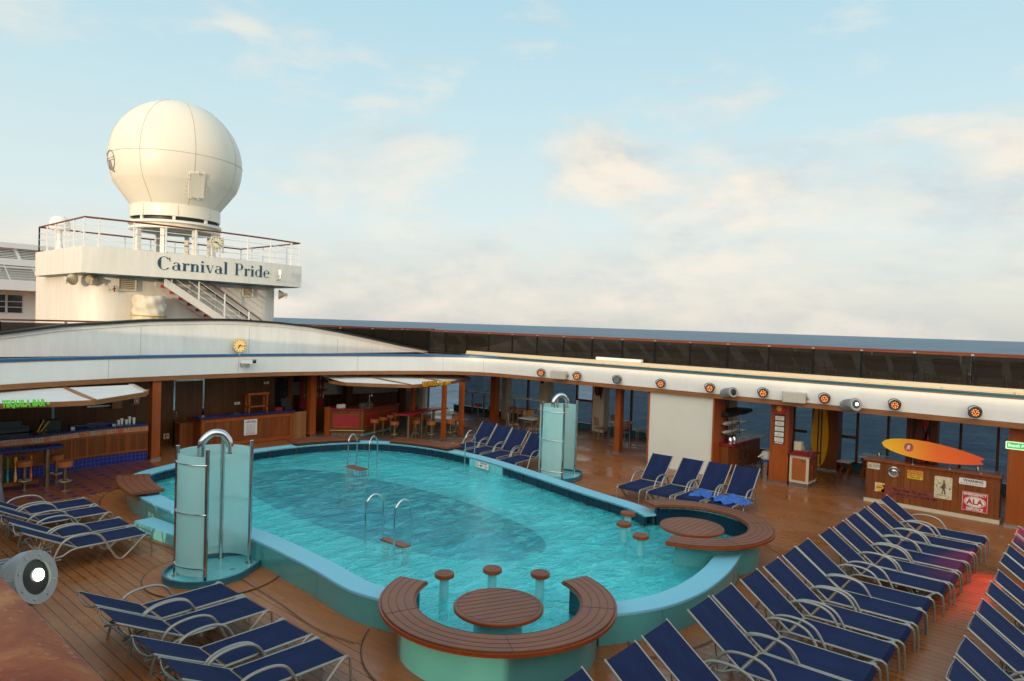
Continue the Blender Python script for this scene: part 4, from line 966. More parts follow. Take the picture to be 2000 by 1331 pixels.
for i, x in enumerate(xs):
    k = nfar - i
    lab = 'lounger at the far right end of the front row, nearest the surfboard bar' if k == 1 else ORD[k - 1] + ' blue lounger of the front row counting from the surfboard bar'
    o = LM if i == 0 else dup(LM, (0, 0, 0), 0, lab); o['label'] = lab
    o.location = (x + .33, 2.08 - .03 * (x - 9.7) + random.uniform(-.03, .03), 0); o.rotation_euler.z = R(1.2 + random.uniform(-.8, .8))
for i, x in enumerate([7.9, 8.77, 9.47, 10.46, 11.17, 12.1, 12.85, 13.92, 14.62, 15.5, 16.3]):
    dup(LM, (x + .33, -.72 + random.uniform(-.03, .03), 0), R(1 + random.uniform(-1, 1)), 'blue lounger of the cropped row at the right edge, ' + ('farthest one' if i == 10 else ORD[10 - i] + ' from its far end'))
names = ['nearest the bottom edge', 'second from the bottom edge', 'third from the bottom edge', 'closest to the near glass shower']
for i, y in enumerate([7.40, 8.22, 9.32, 10.10]):
    o = LL if i == 0 else dup(LL, (0, 0, 0), 0, ''); o['label'] = 'low-backed lounger of the bottom left group, ' + names[i]; o.location = (5.12, y, 0); o.rotation_euler.z = R(90 + (-1.5, .5, 0, 1)[i])
for i, y in enumerate([14.05, 14.85, 16.08, 16.95]):
    dup(LL, (5.28, y, 0), R(90 + (0, -1, .8, 0)[i]), ['low-backed lounger of the left edge group, nearest the camera', 'second low-backed lounger of the left edge group', 'third low-backed lounger of the left edge group', 'lounger of the left edge group nearest the colourful bar table'][i])
for i, y in enumerate([9.45, 8.60, 7.82, 7.02]):
    o = LU if i == 0 else dup(LU, (0, 0, 0), 0, ''); o['label'] = ['upright lounger before the white wall panel, leftmost of four', 'second upright lounger before the white wall panel', 'upright lounger with a bunched blue towel near its armrest', 'upright lounger with a blue towel spread over its seat'][i]
    o.location = (15.78 + .07 * i, y, 0); o.rotation_euler.z = R(-90 + (1, -1, 0, 2)[i])
for i, (x, y) in enumerate([(16.35, 16.55), (16.15, 15.65), (15.98, 14.78), (15.85, 13.85)]):
    dup(LU, (x, y, 0), R(-83), ['upright lounger on the far pool side, leftmost beside the low bench', 'second upright lounger on the far pool side', 'third upright lounger on the far pool side', 'upright lounger partly behind the far glass shower'][i])
LD['group'] = 'loungers behind the bronze windscreen'
for i in range(23):
    y = -1.2 + i * .93 + random.uniform(-.12, .12)
    o = LD if i == 0 else dup(LD, (0, 0, 0), 0, '', 'loungers behind the bronze windscreen')
    o['label'] = 'dark lounger with raised back seen through the bronze windscreen'; o.location = (24.35 + random.uniform(-.08, .08), y, 3.171); o.rotation_euler.z = R(90 + random.uniform(-4, 4))
for i, y in enumerate((21.9, 22.8, 24.2, 25.2)): dup(LD, (24.3, y, 3.171), R(97 + 6 * i), 'dark lounger with raised back seen through the bronze windscreen', 'loungers behind the bronze windscreen')
# towels
def towel(name, loc, rz, w, d, seed, label, tilt=0.):
    random.seed(seed); ph = [random.uniform(0, 6.28) for _ in range(8)]; mb = MB(); n = 30; rows = []
    for i in range(n + 1):
        row = []
        for j in range(n + 1):
            u, v = i / n * 2 - 1, j / n * 2 - 1; e = 1 + .12 * sin(3 * math.atan2(v, u) + ph[0]) + .07 * sin(7 * math.atan2(v, u) + ph[1])
            h = .075 * (1 - max(abs(u), abs(v)) ** 2.2) + .02 * sin(7 * u + 3 * v + ph[2]) + .018 * sin(5 * v - 6 * u + ph[3]) + .012 * sin(13 * u + 9 * v + ph[4])
            row.append((u * w * e, v * d * e, max(.004, h + .02) - .10 * max(0, abs(u) - .8) * 2))
        rows.append(row)
    for i in range(n): mb.strip(rows[i], rows[i + 1])
    for i in range(n): mb.strip([(x, y, z - .012) for x, y, z in rows[i + 1]], [(x, y, z - .012) for x, y, z in rows[i]])
    o = mb.build(name, 'towel', ang=80); o.location = loc; o.rotation_euler = (0, tilt, rz); tag(o, label, 'towel', 'blue towels on the loungers')
towel('towel', (16.55, 7.74, .385), R(10), .26, .24, 3, 'bunched blue towel on the third upright lounger')
towel('towel', (16.50, 6.98, .385), R(60), .32, .42, 9, 'wide crumpled blue towel draped over the rightmost upright lounger')
# ------------------------------------------------------------------ columns and panels
def column(x, y, w, d, h, mat, label, base=True, name='wooden_column', cap=False):
    t = thing(name, label, 'column', (x, y, 0)); MB().box(-w / 2, -d / 2, .07 if base else 0, w / 2, d / 2, h).build('shaft', mat, t, bevel=.006)
    if base: MB().box(-w / 2 - .02, -d / 2 - .02, 0, w / 2 + .02, d / 2 + .02, .07).build('plinth', 'steel', t)
    if cap: MB().box(-w / 2 - .22, -d / 2 - .14, h - .16, w / 2 + .22, d / 2 + .14, h - .02).build('bracket', 'wood_dark', t)
    return t
column(8.82, 22.50, .26, .26, 2.55, 'wood_post', 'red wooden column at the right end of the tiled tequila counter')
column(14.95, 23.30, .26, .26, 2.55, 'wood_post', 'red wooden column between reception counter and red bar', cap=True)
column(21.60, 13.48, .24, .24, 2.55, 'wood_post', 'free standing red wooden column right of the far glass shower', cap=True)
column(22.85, 20.85, .30, .30, 2.55, 'wood_post', 'thick red wooden column behind the four far loungers', cap=True)
mc = column(21.32, 7.47, .38, .56, 2.55, 'wood_post', 'square wooden column carrying the stack of white menu signs')
column(21.05, 1.55, .38, .44, 2.5, 'wood_post', 'wooden column at the right edge of the picture')
column(24.95, 19.55, .45, .5, 2.5, 'cream', 'cream clad column with a hanging net near the window counters', False, 'clad_column')
column(25.0, 16.55, .42, .58, 2.5, 'cream', 'cream clad column with a hanging carved ornament', True, 'clad_column')
column(24.95, 22.0, .4, .3, 2.5, 'cream', 'cream clad column between the two window counters', False, 'clad_column')
column(24.75, 7.15, .5, .85, 2.5, 'wood', 'wide wooden column behind the upright yellow surfboard')
column(24.95, 4.33, .4, .85, 2.5, 'wood', 'wooden column behind the horizontal surfboard, painted with red flames')
for z0, x in ((16.3, 24.76), (16.82, 24.76)): pass
wp = thing('wall_panel', 'large plain white wall panel behind the upright loungers', 'wall', (20.9, 10.47, 0))
MB().box(-.38, -1.13, .0, .42, 1.14, 2.50).build('panel', 'panel_white', wp); MB().box(-.42, 1.14, 0, .42, 1.19, 2.5).box(-.42, -1.18, 0, .42, -1.13, 2.5).build('wooden_edge', 'wood_post', wp)
# hanging ornaments on the cream columns
t = thing('hanging_ornament', 'brown carved ornament hanging on the cream column', 'ornament', (24.74, 16.55, 2.0))
MB().lathe([(0, .42), (.05, .40), (.09, .2), (.15, .05), (.16, -.15), (.10, -.33), (0, -.38)], n=16).tube([(-.02, -.15, .45), (-.02, -.2, 0), (-.03, -.16, -.5)], [.04, .06, .015], 8).tube([(0, .05, .45), (-.03, .1, .1), (-.03, -.2, -.45)], .02, 6).build('body', 'wood_dark', t)
t = thing('hanging_net', 'small dark net bundle hanging on the cream column', 'ornament', (24.68, 19.5, 2.15))
MB().lathe([(0, .2), (.05, .18), (.12, -.1), (.08, -.2), (0, -.22)], (0, .06, 0), 14).build('bundle', 'terracotta', t); MB().lathe([(0, .25), (.04, .22), (.10, 0), (.05, -.35), (0, -.36)], (0, -.1, 0), 14).build('sack', 'cover', t)
# ------------------------------------------------------------------ fascia fittings
def par_light(loc, rz, lit, label, lens='amber'):
    t = thing('stage_light', label, 'stage light', loc, rz, 'round LED stage lights along the fascia'); t.scale = (.88,) * 3; rot = Matrix.Rotation(R(90 - 12), 4, 'X')
    MB().lathe([(0, -.20), (.10, -.20), (.135, -.10), (.155, 0), (.16, .03), (.145, .03), (.14, .012)], n=32, mat=rot).build('housing', 'black', t)
    mb = MB(); pts = [(.036 * cos(R(120 * k + 30)), .036 * sin(R(120 * k + 30))) for k in range(3)] + [(.085 * cos(R(40 * k)), .085 * sin(R(40 * k))) for k in range(9)]
    MB().lathe([(0, .010), (.145, .010)], n=32, mat=rot).build('face', 'black', t)
    for x, y in pts: mb.lathe([(.019, .012), (.016, .018), (0, .021)], n=10, mat=rot @ Matrix.Translation((x, y, 0)))
    mb.build('lens_cluster', lens if lit else 'off_led', t)
    MB().tube(spline([(-.165, -.02, .0), (-.16, .05, .12), (0, .08, .19), (.16, .05, .12), (.165, -.02, 0)], 4), .012, 6).build('yoke', 'black', t)
    MB().box(.10, .02, -.07, .19, .20, .07).build('bracket', 'steel', t); return t
for i, (y, lit) in enumerate(((16.14, 1), (14.47, 1), (12.77, 0), (11.08, 1), (9.36, 1), (7.68, 1), (5.94, 1), (4.18, 1), (2.41, 1))):
    par_light((20.22, y, 2.80), R(-58), lit, ['amber stage light at the far left end of the right fascia', 'amber stage light right of the far speaker box', 'unlit grey-lensed stage light on the fascia', 'amber stage light above the left of the white wall panel', 'amber stage light left of the dark-lensed projector', 'amber stage light between the dark projector and the near speaker box', 'amber stage light right of the near speaker box', 'amber stage light right of the lit projector', 'amber stage light at the right end above the surfboard'][i])
def projector(loc, rz, lit, label, r=.2, el=10):
    t = thing('projector_light', label, 'projector light', loc, rz, 'grey outdoor projector lights'); rot = Matrix.Rotation(R(90 - el), 4, 'X')
    oc = [(cos(R(22.5 + 45 * k)) * r, sin(R(22.5 + 45 * k)) * r) for k in range(8)]
    MB().prism([(x * .98, y * .98) for x, y in [(r * cos(a), r * sin(a)) for a in [2 * pi * i / 28 for i in range(28)]]], -.45, .0, mat=rot).build('body', 'grey', t, bevel=.01)
    mb = MB()
    for k in range(26): a = 2 * pi * k / 26; mb.box(r * .97, -.006, -.36, r * 1.05, .006, -.10, rot @ Matrix.Rotation(a, 4, 'Z'))
    mb.build('cooling_fins', 'grey', t)
    MB().lathe([(r * .74, .05), (r * 1.12, .05), (r * 1.14, .03), (r * 1.14, -.03), (r, -.05)], n=40, mat=rot).lathe([(r * .74, .05), (r * .72, .0)], n=40, mat=rot).build('bezel', 'grey', t)
    mb = MB()
    for k in range(8): a = R(20 + 45 * k); mb.lathe([(.009, .051), (.007, .055), (0, .055)], n=8, mat=rot @ Matrix.Translation((r * .93 * cos(a), r * .93 * sin(a), 0)))
    mb.build('screws', 'steel', t)
    MB().lathe([(0, .034), (r * .75, .034)], n=36, mat=rot).build('lens', 'dark_glass', t)
    if lit: MB().lathe([(r * .27, .036), (r * .25, .05), (r * .14, .06), (0, .062)], n=24, mat=rot @ Matrix.Translation((r * .16, r * .04, 0))).build('lamp', 'lamp_white', t)
    MB().box(-r * 1.2, .12, -.05, r * 1.2, .2, .05).box(-r * 1.25, -.02, -.05, -r * 1.08, .2, .05).box(r * 1.08, -.02, -.05, r * 1.25, .2, .05).build('yoke', 'grey', t)
    MB().tube(spline([(r, .2, .0), (r * 1.6, .26, .10), (r * 1.9, .30, -.06), (r * 1.4, .3, -.14)], 5), .009, 6).build('cable', 'black', t); return t
projector((20.1, 8.56, 2.76), R(-30), False, 'grey projector with a dark lens on the right fascia', .14)
projector((20.05, 5.10, 2.74), R(-40), True, 'grey projector with a glowing white lens on the right fascia', .155)
projector((1.31, 5.28, 2.83), R(36), True, 'big grey projector with a glowing lens at the lower left beside the wet rail', .155, 16)
par_light((1.22, 5.02, 2.60), R(70), False, 'black stage light half hidden behind the wet wooden rail')
def speaker(loc, label):
    t = thing('loudspeaker_box', label, 'loudspeaker', loc, R(-90 + 14), 'white speaker boxes on the fascia')
    MB().prism([(-.34, 0), (-.30, -.24), (.30, -.30), (.34, 0)], -.15, .15).build('cabinet', 'speaker', t, bevel=.012)
    MB().add([(-.285, -.246, -.13), (.285, -.304, -.13), (.285, -.304, .13), (-.285, -.246, .13)], [(0, 1, 2, 3)]).build('grille', 'grille', t)
    MB().box(.345, -.2, -.05, .36, .1, .05).lathe([(.05, 0), (.05, .02), (0, .02)], (.36, -.12, 0), 14, mat=Matrix.Rotation(R(90), 4, 'Y')).build('bracket', 'steel', t)
speaker((20.35, 15.31, 2.80), 'off white speaker box at the far end of the right fascia'); speaker((20.35, 6.80, 2.77), 'off white speaker box between stage lights above the menu column')
t = thing('security_camera', 'white security camera under the yellow clock on the fascia', 'security camera', (11.62, 22.3, 2.98), R(25))
MB().box(-.12, -.42, .0, .12, .02, .15).box(-.14, -.46, .15, .14, .0, .165).build('housing', 'white', t, bevel=.01); MB().box(-.09, -.424, .02, .09, -.421, .12).build('window', 'dark_glass', t); MB().box(-.03, -.1, -.12, .03, .16, .0).cyl((0, -.16, -.14), .06, .13, 16).build('mount', 'steel', t)
# ------------------------------------------------------------------ text helper for flat signs that face -x or -y
FX = (R(90), 0, R(-90)); FY = (R(90), 0, 0)
def lines_mb(rows, mb=None, d=.004):
    mb = mb or MB()
    for u0, u1, v, h in rows:
        u = u0; random.seed(int(v * 999) + 3)
        while u < u1: w = random.uniform(.012, .035); mb.box(u, v - h / 2, 0, min(u + w, u1), v + h / 2, d); u += w + .008
    return mb
def sign(name, label, loc, rot, w, h, mat, r=.015):
    t = thing(name, label, 'sign', loc); t.rotation_euler = rot
    c = [p for cc, a in (((w / 2 - r, h / 2 - r), 0), ((-w / 2 + r, h / 2 - r), 90), ((-w / 2 + r, -h / 2 + r), 180), ((w / 2 - r, -h / 2 + r), 270)) for p in arc(cc, r, a, a + 90, 4)]
    MB().prism(c, 0, .008).build('plate', mat, t); return t
# ------------------------------------------------------------------ surf bar
sb = thing('surf_bar', 'low wooden bar front covered with tin signs at the right', 'bar', (21.15, 3.43, 0))
MB().box(-.24, -1.53, .10, .22, 1.54, 1.15).build('front', 'wood', sb); MB().box(-.26, -1.55, .0, .24, 1.56, .10).build('plinth', 'cream', sb); MB().box(-.29, -1.56, 1.15, .27, 1.57, 1.19).build('counter_top', 'wood_post', sb, bevel=.008)
bx = 20.905
def bs(y, z): return (bx, y, z)
s = sign('licence_plate', 'cream licence plate at the top left of the surf bar', bs(4.77, 1.01), FX, .31, .17, 'sign_cream'); text_mesh('number', 'DE 2374', .115, 'print_grey', s, (0, -.005, .009), (0, 0, 0), .001, sx=.85); MB().box(-.14, .06, .008, .14, .066, .010).build('edge_line', 'print_grey', s)
t = thing('hub_cap', 'round chrome hub cap on the surf bar front', 'hub cap', bs(4.27, .92)); t.rotation_euler = FX
MB().lathe([(.155, 0), (.15, .025), (.12, .03), (.115, .015), (.075, .018), (.07, .04), (.03, .05), (0, .052)], n=36).build('disc', 'chrome', t)
s = sign('warning_sign', 'red and yellow DANGER tin sign on the surf bar', bs(3.76, .93), FX, .37, .235, 'print_yel', .03)
MB().box(-.175, .02, .0085, .175, .108, .0095).build('red_band', 'print_red', s); text_mesh('word', 'DANGER', .088, 'print_yel', s, (0, .063, .0105), (0, 0, 0), .002); text_mesh('small_print', 'SURF AT YOUR\nOWN RISK', .052, 'rusty', s, (0, -.047, .009), (0, 0, 0), .0)
s = sign('tin_sign', 'long rusty red tin sign with black wording on the surf bar', bs(3.98, .40), FX, 1.30, .25, 'rusty', .005)
text_mesh('wording', 'Shell tires  for good\nmileage and performance', .098, 'ink', s, (-.28, .0, .009), (0, 0, 0), .001, align='LEFT')
s = sign('tin_sign', 'small cream square tin sign with a golden scallop on the surf bar', bs(4.60, .445), FX, .24, .25, 'sign_cream', .005)
sh = [(0, -.10)] + [((.095 + .008 * cos(R(26 * k))) * cos(R(k * 10 - 10)), -.0 + (.095 + .006 * sin(k * 1.9)) * sin(R(k * 10 - 10)) * .95) for k in range(21)]
MB().prism(sh, .008, .012).build('scallop', 'print_yel', s); MB().box(-.05, -.112, .008, .05, -.09, .0125).build('scallop_foot', 'print_yel', s); text_mesh('word', 'SHELL', .052, 'print_red', s, (0, .0, .014), (0, 0, 0), .001)
s = sign('tin_sign', 'tall cream SURF tin poster with a sepia wave rider', bs(3.11, .70), FX, .40, .58, 'sign_cream', .03)
for k, ch in enumerate('SURF'): text_mesh('letter', ch, .085, 'ink', s, (-.145 + .10 * k, .03 - .012 * k, .0095), (0, 0, 0), 0)
MB().prism(spline([(-.03, -.16), (-.01, -.06), (-.05, .0), (-.02, .07), (.0, .14), (-.005, .19), (.03, .2), (.035, .14), (.06, .06), (.03, .02), (.05, -.06), (.06, -.16), (.03, -.17), (.02, -.08), (.0, -.1), (.0, -.17)], 3, True), .008, .0092).build('rider_silhouette', 'sepia', s)
mb = lines_mb([(-.17, -.06, -.20, .010), (-.17, -.08, -.23, .008), (-.17, -.05, -.26, .008), (.08, .17, -.02, .006)]); mb.v = [(x, y, z + .008) for x, y, z in mb.v]
mb.tube(spline([(-.02, .10, .009), (-.09, .10, .009), (-.13, .13, .009)], 3), .006, 5).tube(spline([(-.1, -.18, .009), (.0, -.21, .009), (.10, -.19, .009), (.14, -.25, .009)], 4), .005, 5); mb.build('sketch_lines', 'sepia', s)
s = sign('warning_sign', 'long white WARNING tin sign on the surf bar', bs(2.48, .955), FX, .58, .165, 'print_white', .03); text_mesh('word', 'WARNING', .088, 'ink', s, (.02, .028, .009), (0, 0, 0), .002); text_mesh('small_print', 'BAIT AND TACKLE INSIDE ONLY', .034, 'print_red', s, (0, -.042, .009), (0, 0, 0), 0)
s = sign('tin_sign', 'red square EMERGENCY ALA SERVICE enamel sign on the surf bar', bs(2.41, .46), FX, .56, .50, 'print_red', .006)
text_mesh('word', 'EMERGENCY', .088, 'print_white', s, (0, .185, .009), (0, 0, 0), .003, sx=.98); text_mesh('word', 'SERVICE', .10, 'print_white', s, (0, -.187, .009), (0, 0, 0), .003)
MB().lathe([(.0, .010), (.235, .010)], n=48).build('oval', 'print_white', s).scale = (1, .58, 1); MB().lathe([(.205, .0115), (.218, .0115)], n=48).build('oval_line', 'print_red', s).scale = (1, .56, 1)
text_mesh('word', 'ALA', .19, 'print_red', s, (0, -.005, .012), (0, 0, 0), .006)
mb = MB()
for a in ((-.27, -.24, .27, -.233), (-.27, .233, .27, .24), (-.27, -.233, -.263, .233), (.263, -.233, .27, .233)): mb.box(a[0], a[1], .008, a[2], a[3], .0095)
mb.build('border', 'print_white', s)
# surfboards
def board_outline(L, W, tail):
    a, b = [], []; n = 40
    for k in range(n + 1):
        u = k / n; w = W / 2 * (sin(pi * min(1, u ** .78 * .96 + .0)) ** .62 if 0 < u < 1 else 0)
        if u > .82: w = max(w, W * .13)
        a.append((-L / 2 + L * u, w)); b.append((-L / 2 + L * u, -w))
    pts = b[:-1] + [(L / 2, -W * .13), (L / 2 - (.10 if tail else 0), 0), (L / 2, W * .13)] + a[::-1][1:-1]
    return pts
def surfboard(label, loc, rot, L, W, mat, tail):
    t = thing('surfboard', label, 'surfboard', loc); t.rotation_euler = rot; MB().prism(board_outline(L, W, tail), -.03, .03).build('board', mat, t, bevel=.016, ang=50); return t
s = surfboard('yellow fading to red surfboard lying on edge above the surf bar', (20.98, 3.43, 1.585), (R(80), R(4), R(-90)), 2.36, .50, 'board_fade', True)
MB().lathe([(0, .032), (.115, .032)], n=32, mat=Matrix.Translation((-.52, .01, 0))).build('round_emblem', 'print_red', s); MB().lathe([(.098, .0335), (.112, .0335)], n=32, mat=Matrix.Translation((-.52, .01, 0))).build('emblem_ring', 'print_grey', s)
MB().prism(spline([(-.56, -.06), (-.57, .0), (-.55, .06), (-.51, .075), (-.49, .04), (-.5, -.01), (-.48, -.07), (-.52, -.03)], 3, True), .0325, .0345).build('emblem_figure', 'cover', s)
for y in (3.85, 3.0, 2.32): tag(MB().cyl((0, 0, 0), .012, .25, 10).cyl((0, 0, 0), .05, .012, 16).build('board_stand', 'steel'), 'thin steel rod holding the fading surfboard above the bar', 'stand', 'rods under the fading surfboard').location = (21.0, y, 1.19)
s = surfboard('tall yellow surfboard with two black stripes standing against a column', (24.46, 7.28, 1.28), (R(88), R(-90), R(-90)), 2.36, .56, 'board_yel', False)
MB().box(-1.12, -.075, .0305, 1.13, -.028, .0325).box(-1.12, .028, .0305, 1.13, .075, .0325).build('stripes', 'ink', s)
s = sign('flame_panel', 'black and red flame shaped panel on the column behind the bar', (24.745, 4.33, 1.45), FX, .5, 1.9, 'ink', .1); s['category'] = 'panel'
for pts, m_ in (([(-.2, -.9), (-.05, -.5), (-.2, -.1), (-.12, .4), (-.18, .6), (.0, .5), (.02, .0), (-.06, -.4), (.06, -.9)], 'rusty'), ([(.05, -.8), (.0, -.3), (.1, .1), (.04, .4), (-.05, .85), (.16, .9), (.2, .5), (.12, .25), (.22, .0), (.2, -.5), (.12, -.8)], 'print_red'), ([(.1, -.1), (.16, .1), (.12, .2), (.06, .05)], 'seat_wood')):
    MB().prism(spline(pts, 4, True), .008, .013).build('flame', m_, s)
# menu boards on the column
t = thing('menu_board', 'column of five white menu cards under a round red emblem', 'sign', (21.125, 7.47, 0)); t.rotation_euler = (0, 0, 0)
MB().box(-.008, -.16, 1.22, 0, .16, 2.12).build('backing', 'ink', t)
for k in range(5):
    z = 1.35 + .165 * k; c = MB().box(-.016, -.135, z - .065, -.009, .135, z + .065).build('card', 'paper', t); text_mesh('heading', ('BURGERS', 'FRIES', 'TACOS', 'SAUCES', 'DRINKS')[k], .034, 'print_yel', c, (-.017, 0, z + .03), FX, .001, .001)
    mb = MB(); [mb.box(-.018, -.09 + .02 * j, z - .035 + .028 * i, -.0162, .09 - .012 * ((i + j) % 3), z - .029 + .028 * i) for i in range(2) for j in (0,)]; mb.build('small_print', 'print_grey', c)
MB().lathe([(0, .03), (.15, .025), (.17, 0)], (-.0, 0, 2.28), 28, Matrix.Rotation(R(-90), 4, 'Y')).build('emblem', 'print_red', t); MB().lathe([(0, .034), (.08, .034)], (-.0, 0.02, 2.30), 20, Matrix.Rotation(R(-90), 4, 'Y')).build('emblem_centre', 'print_yel', t); MB().box(-.02, -.12, 1.235, -.009, .12, 1.265).build('price_strip', 'paper', t)
# kiosk
t = thing('serving_kiosk', 'small red topped serving cabinet beside the menu column', 'cabinet', (21.55, 6.86, 0))
MB().box(-.38, -.28, .0, .38, .28, .12).build('plinth', 'steel', t); MB().box(-.38, -.28, .12, .38, .28, .95).build('carcass', 'cream', t); MB().box(-.46, -.36, .95, .50, .34, 1.0).build('counter_top', 'red', t, bevel=.006)
d = MB().box(-.395, -.2, .2, -.381, .2, .86).build('door', 'seat_wood', t); MB().box(-.415, -.18, .78, -.396, -.08, .82).build('handle', 'steel', d); MB().box(-.36, -.295, .2, .36, -.281, .9).build('side_panel', 'wood', t)
MB().lathe([(0, .016), (.12, .014), (.13, 0)], (0, -.295, .55), 24, Matrix.Rotation(R(90), 4, 'X')).build('emblem', 'rusty', t)
t = tag(MB().box(-.22, -.1, 0, -.02, .12, .34).box(-.02, -.1, 0, .06, .12, .22).box(.06, -.1, 0, .14, .12, .10).build('brochure_rack', 'cream', bevel=.006), 'stepped cream brochure rack standing on the red kiosk top', 'rack'); t.location = (21.5, 6.95, 1.0)
tag(MB().box(-.12, -.2, 0, .12, .2, .09).build('condiment_box', 'red', bevel=.006), 'red box at the front of the kiosk top', 'box').location = (21.25, 6.82, 1.0)
t = thing('waste_bin', 'slim dark waste bin with a white bag top left of the menu column', 'bin', (21.75, 8.05, 0))
MB().cyl((0, 0, 0), .17, .62, 20).build('body', 'steel', t); MB().cyl((0, 0, .5), .172, .1, 20).build('blue_band', 'print_blue', t); MB().lathe([(.18, .6), (.2, .7), (.15, .82), (.05, .86), (0, .85)], n=14).tube([(-.12, .0, .76), (-.26, .1, .72), (-.33, .16, .66)], [.05, .03, .015], 6).build('bag', 'paper', t)
# buffet counter beside the white panel
t = thing('buffet_counter', 'buffet counter with red edge and louvred doors right of the white panel', 'counter', (22.05, 9.35, 0))
MB().box(-1.1, -.30, .0, 1.5, .45, .14).build('plinth', 'steel', t); MB().box(-1.1, -.36, .14, 1.55, .45, .95).build('cabinet', 'wood', t); MB().box(-1.15, -.50, .95, 1.0, .45, 1.03).build('counter_top', 'red', t, bevel=.01); MB().box(1.0, -.42, .95, 1.95, .45, 1.0).build('stone_top', 'stone', t)
for x in (-.35, .15):
    dd = MB().box(x, -.372, .2, x + .42, -.361, .88).build('door', 'wood', t); mb = MB(); [mb.box(x + .06, -.38, .26 + .055 * k, x + .36, -.373, .285 + .055 * k) for k in range(11)]; mb.build('louvre', 'steel', dd)
MB().box(-1.1, .36, 1.0, 1.2, .45, 2.5).build('back_panel', 'red', t); MB().box(.5, .355, 1.0, 1.2, .359, 2.5).build('cream_panel', 'cream', t)
for x in (-.75, -.1): MB().cyl((x, -.3, 1.03), .014, .85, 10).build('post', 'chrome', t)
mb = MB()
for z in (1.30, 1.58, 1.86): mb.box(-1.05, -.30, z, .55, .2, z + .015)
mb.build('shelf', 'dark_glass', t); MB().box(-1.05, -.3, 1.88, .95, .3, 2.0).build('canopy', 'black', t, bevel=.03)
random.seed(11)
for z in (1.315, 1.595):
    for k in range(6):
        o = MB().lathe([(0, 0), (.06, 0), (.09, .05), (.085, .055), (.05, .015)], n=16).build('bowl', 'print_white'); o.location = (21.2 + .2 * k, 9.25, z); tag(o, 'white bowl on the lower buffet shelf' if z < 1.4 else 'white bowl on the upper buffet shelf', 'bowl', 'bowls on the lower buffet shelf' if z < 1.4 else 'bowls on the upper buffet shelf')
for x, l in ((21.1, 'chrome dispenser at the left of the buffet counter'), (21.4, 'chrome dispenser second from the left on the buffet counter')):
    tag(MB().lathe([(0, 0), (.07, 0), (.075, .16), (.05, .2), (.02, .23), (0, .23)], n=18).build('dispenser', 'chrome'), l, 'dispenser').location = (x, 9.0, 1.03)
# ------------------------------------------------------------------ furniture
def bar_stool(loc, label, h=.76, grp='bar stools'):
    t = thing('bar_stool', label, 'bar stool', (loc[0], loc[1], 0), 0, grp); return t
def build_stool(label):
    t = thing('bar_stool', label, 'bar stool', (0, 0, -60), 0, 'round orange bar stools')
    MB().cyl((0, 0, .60), .175, .14, 28, bev=.012).build('seat', 'seat_wood', t); MB().cyl((0, 0, .741), .165, .012, 28).build('seat_pad', 'bench', t)
    MB().cyl((0, 0, 0), .042, .60, 16).build('pedestal', 'brass', t); MB().lathe([(0, .018), (.12, .012), (.13, 0)], n=20).build('base', 'brass', t)
    MB().tube([(.16 * cos(a), .16 * sin(a), .24) for a in [2 * pi * i / 24 for i in range(24)]], .014, 6, closed=True).tube([(-.16, 0, .24), (.16, 0, .24)], .01, 6).build('foot_ring', 'brass', t); return t
ST = build_stool('x'); first = True
def stool(x, y, label):
    global first
    o = ST if first else dup(ST, (0, 0, 0), 0, label); first = False; o['label'] = label; o.location = (x, y, 0)
for x, y, l in ((4.95, 20.60, 'orange stool in front of the colourful balusters at far left'), (5.66, 19.95, 'orange stool right of the colourful balusters'), (5.75, 21.0, 'orange stool behind the blue topped table at far left'),
                (16.6, 21.45, 'orange stool at the corner of the red bar'), (17.25, 21.75, 'second orange stool along the red bar face'), (17.9, 22.1, 'third orange stool along the red bar face'), (18.4, 22.4, 'farthest orange stool along the red bar face'),
                (16.85, 20.55, 'orange stool at the left tip of the red tall table'), (17.75, 20.35, 'orange stool under the front of the red tall table'), (18.0, 19.72, 'orange stool before the middle of the red tall table'), (18.45, 20.95, 'orange stool behind the red tall table'), (18.95, 21.05, 'second orange stool behind the red tall table'), (18.9, 19.6, 'orange stool between the two awning posts'), (19.55, 19.95, 'orange stool just behind the right awning post'), (20.2, 20.6, 'orange stool beyond the right end of the red tall table'),
                (23.75, 22.75, 'orange stool at the left window counter, left one'), (24.2, 22.15, 'orange stool at the left window counter, right one'), (23.4, 21.5, 'orange stool standing alone before the window counters'), (24.25, 20.95, 'orange stool at the right window counter, first from left'), (24.2, 20.35, 'orange stool at the right window counter, second from left'), (24.25, 19.75, 'orange stool at the right window counter, third from left'), (23.6, 20.1, 'orange stool beside the thick red column')):
    stool(x, y, l)
# tequila bar
random.seed(4)
t = thing('bar_counter', 'tiled tequila bar counter with panelled wooden front', 'bar counter', (6.5, 22.5, 0)); o = V((6.5, 22.5, 0))
pth = spline([(2.4, 22.0), (3.6, 21.95), (4.8, 22.05), (5.6, 22.0), (6.3, 22.2), (7.2, 22.42), (8.62, 22.48)], 6); q = [(x - 6.5, y - 22.5) for x, y in pth]
MB().curved_box(q, .10, 0, .30, .93).build('front', 'wood', t); MB().curved_box(q, .1, -.03, 0, .299).build('tiled_base', 'blue_tile', t); MB().curved_box(q, .1, .012, .932, 1.09).build('tile_frieze', 'talavera', t); MB().curved_box(q, .55, .06, 1.092, 1.15).build('counter_top', 'navy', t, bevel=.012)
mb = MB(); acc = 0
for i in range(1, len(q)):
    acc += math.dist(q[i], q[i - 1])
    if acc > .42: acc = 0; mb.curved_box([q[i - 1], tuple(.6 * a + .4 * b for a, b in zip(q[i - 1], q[i]))], 0, .012, .36, .88)
mb.curved_box(q, 0, .013, .31, .37).curved_box(q, 0, .013, .87, .93); mb.build('panel_stiles', 'wood_post', t)
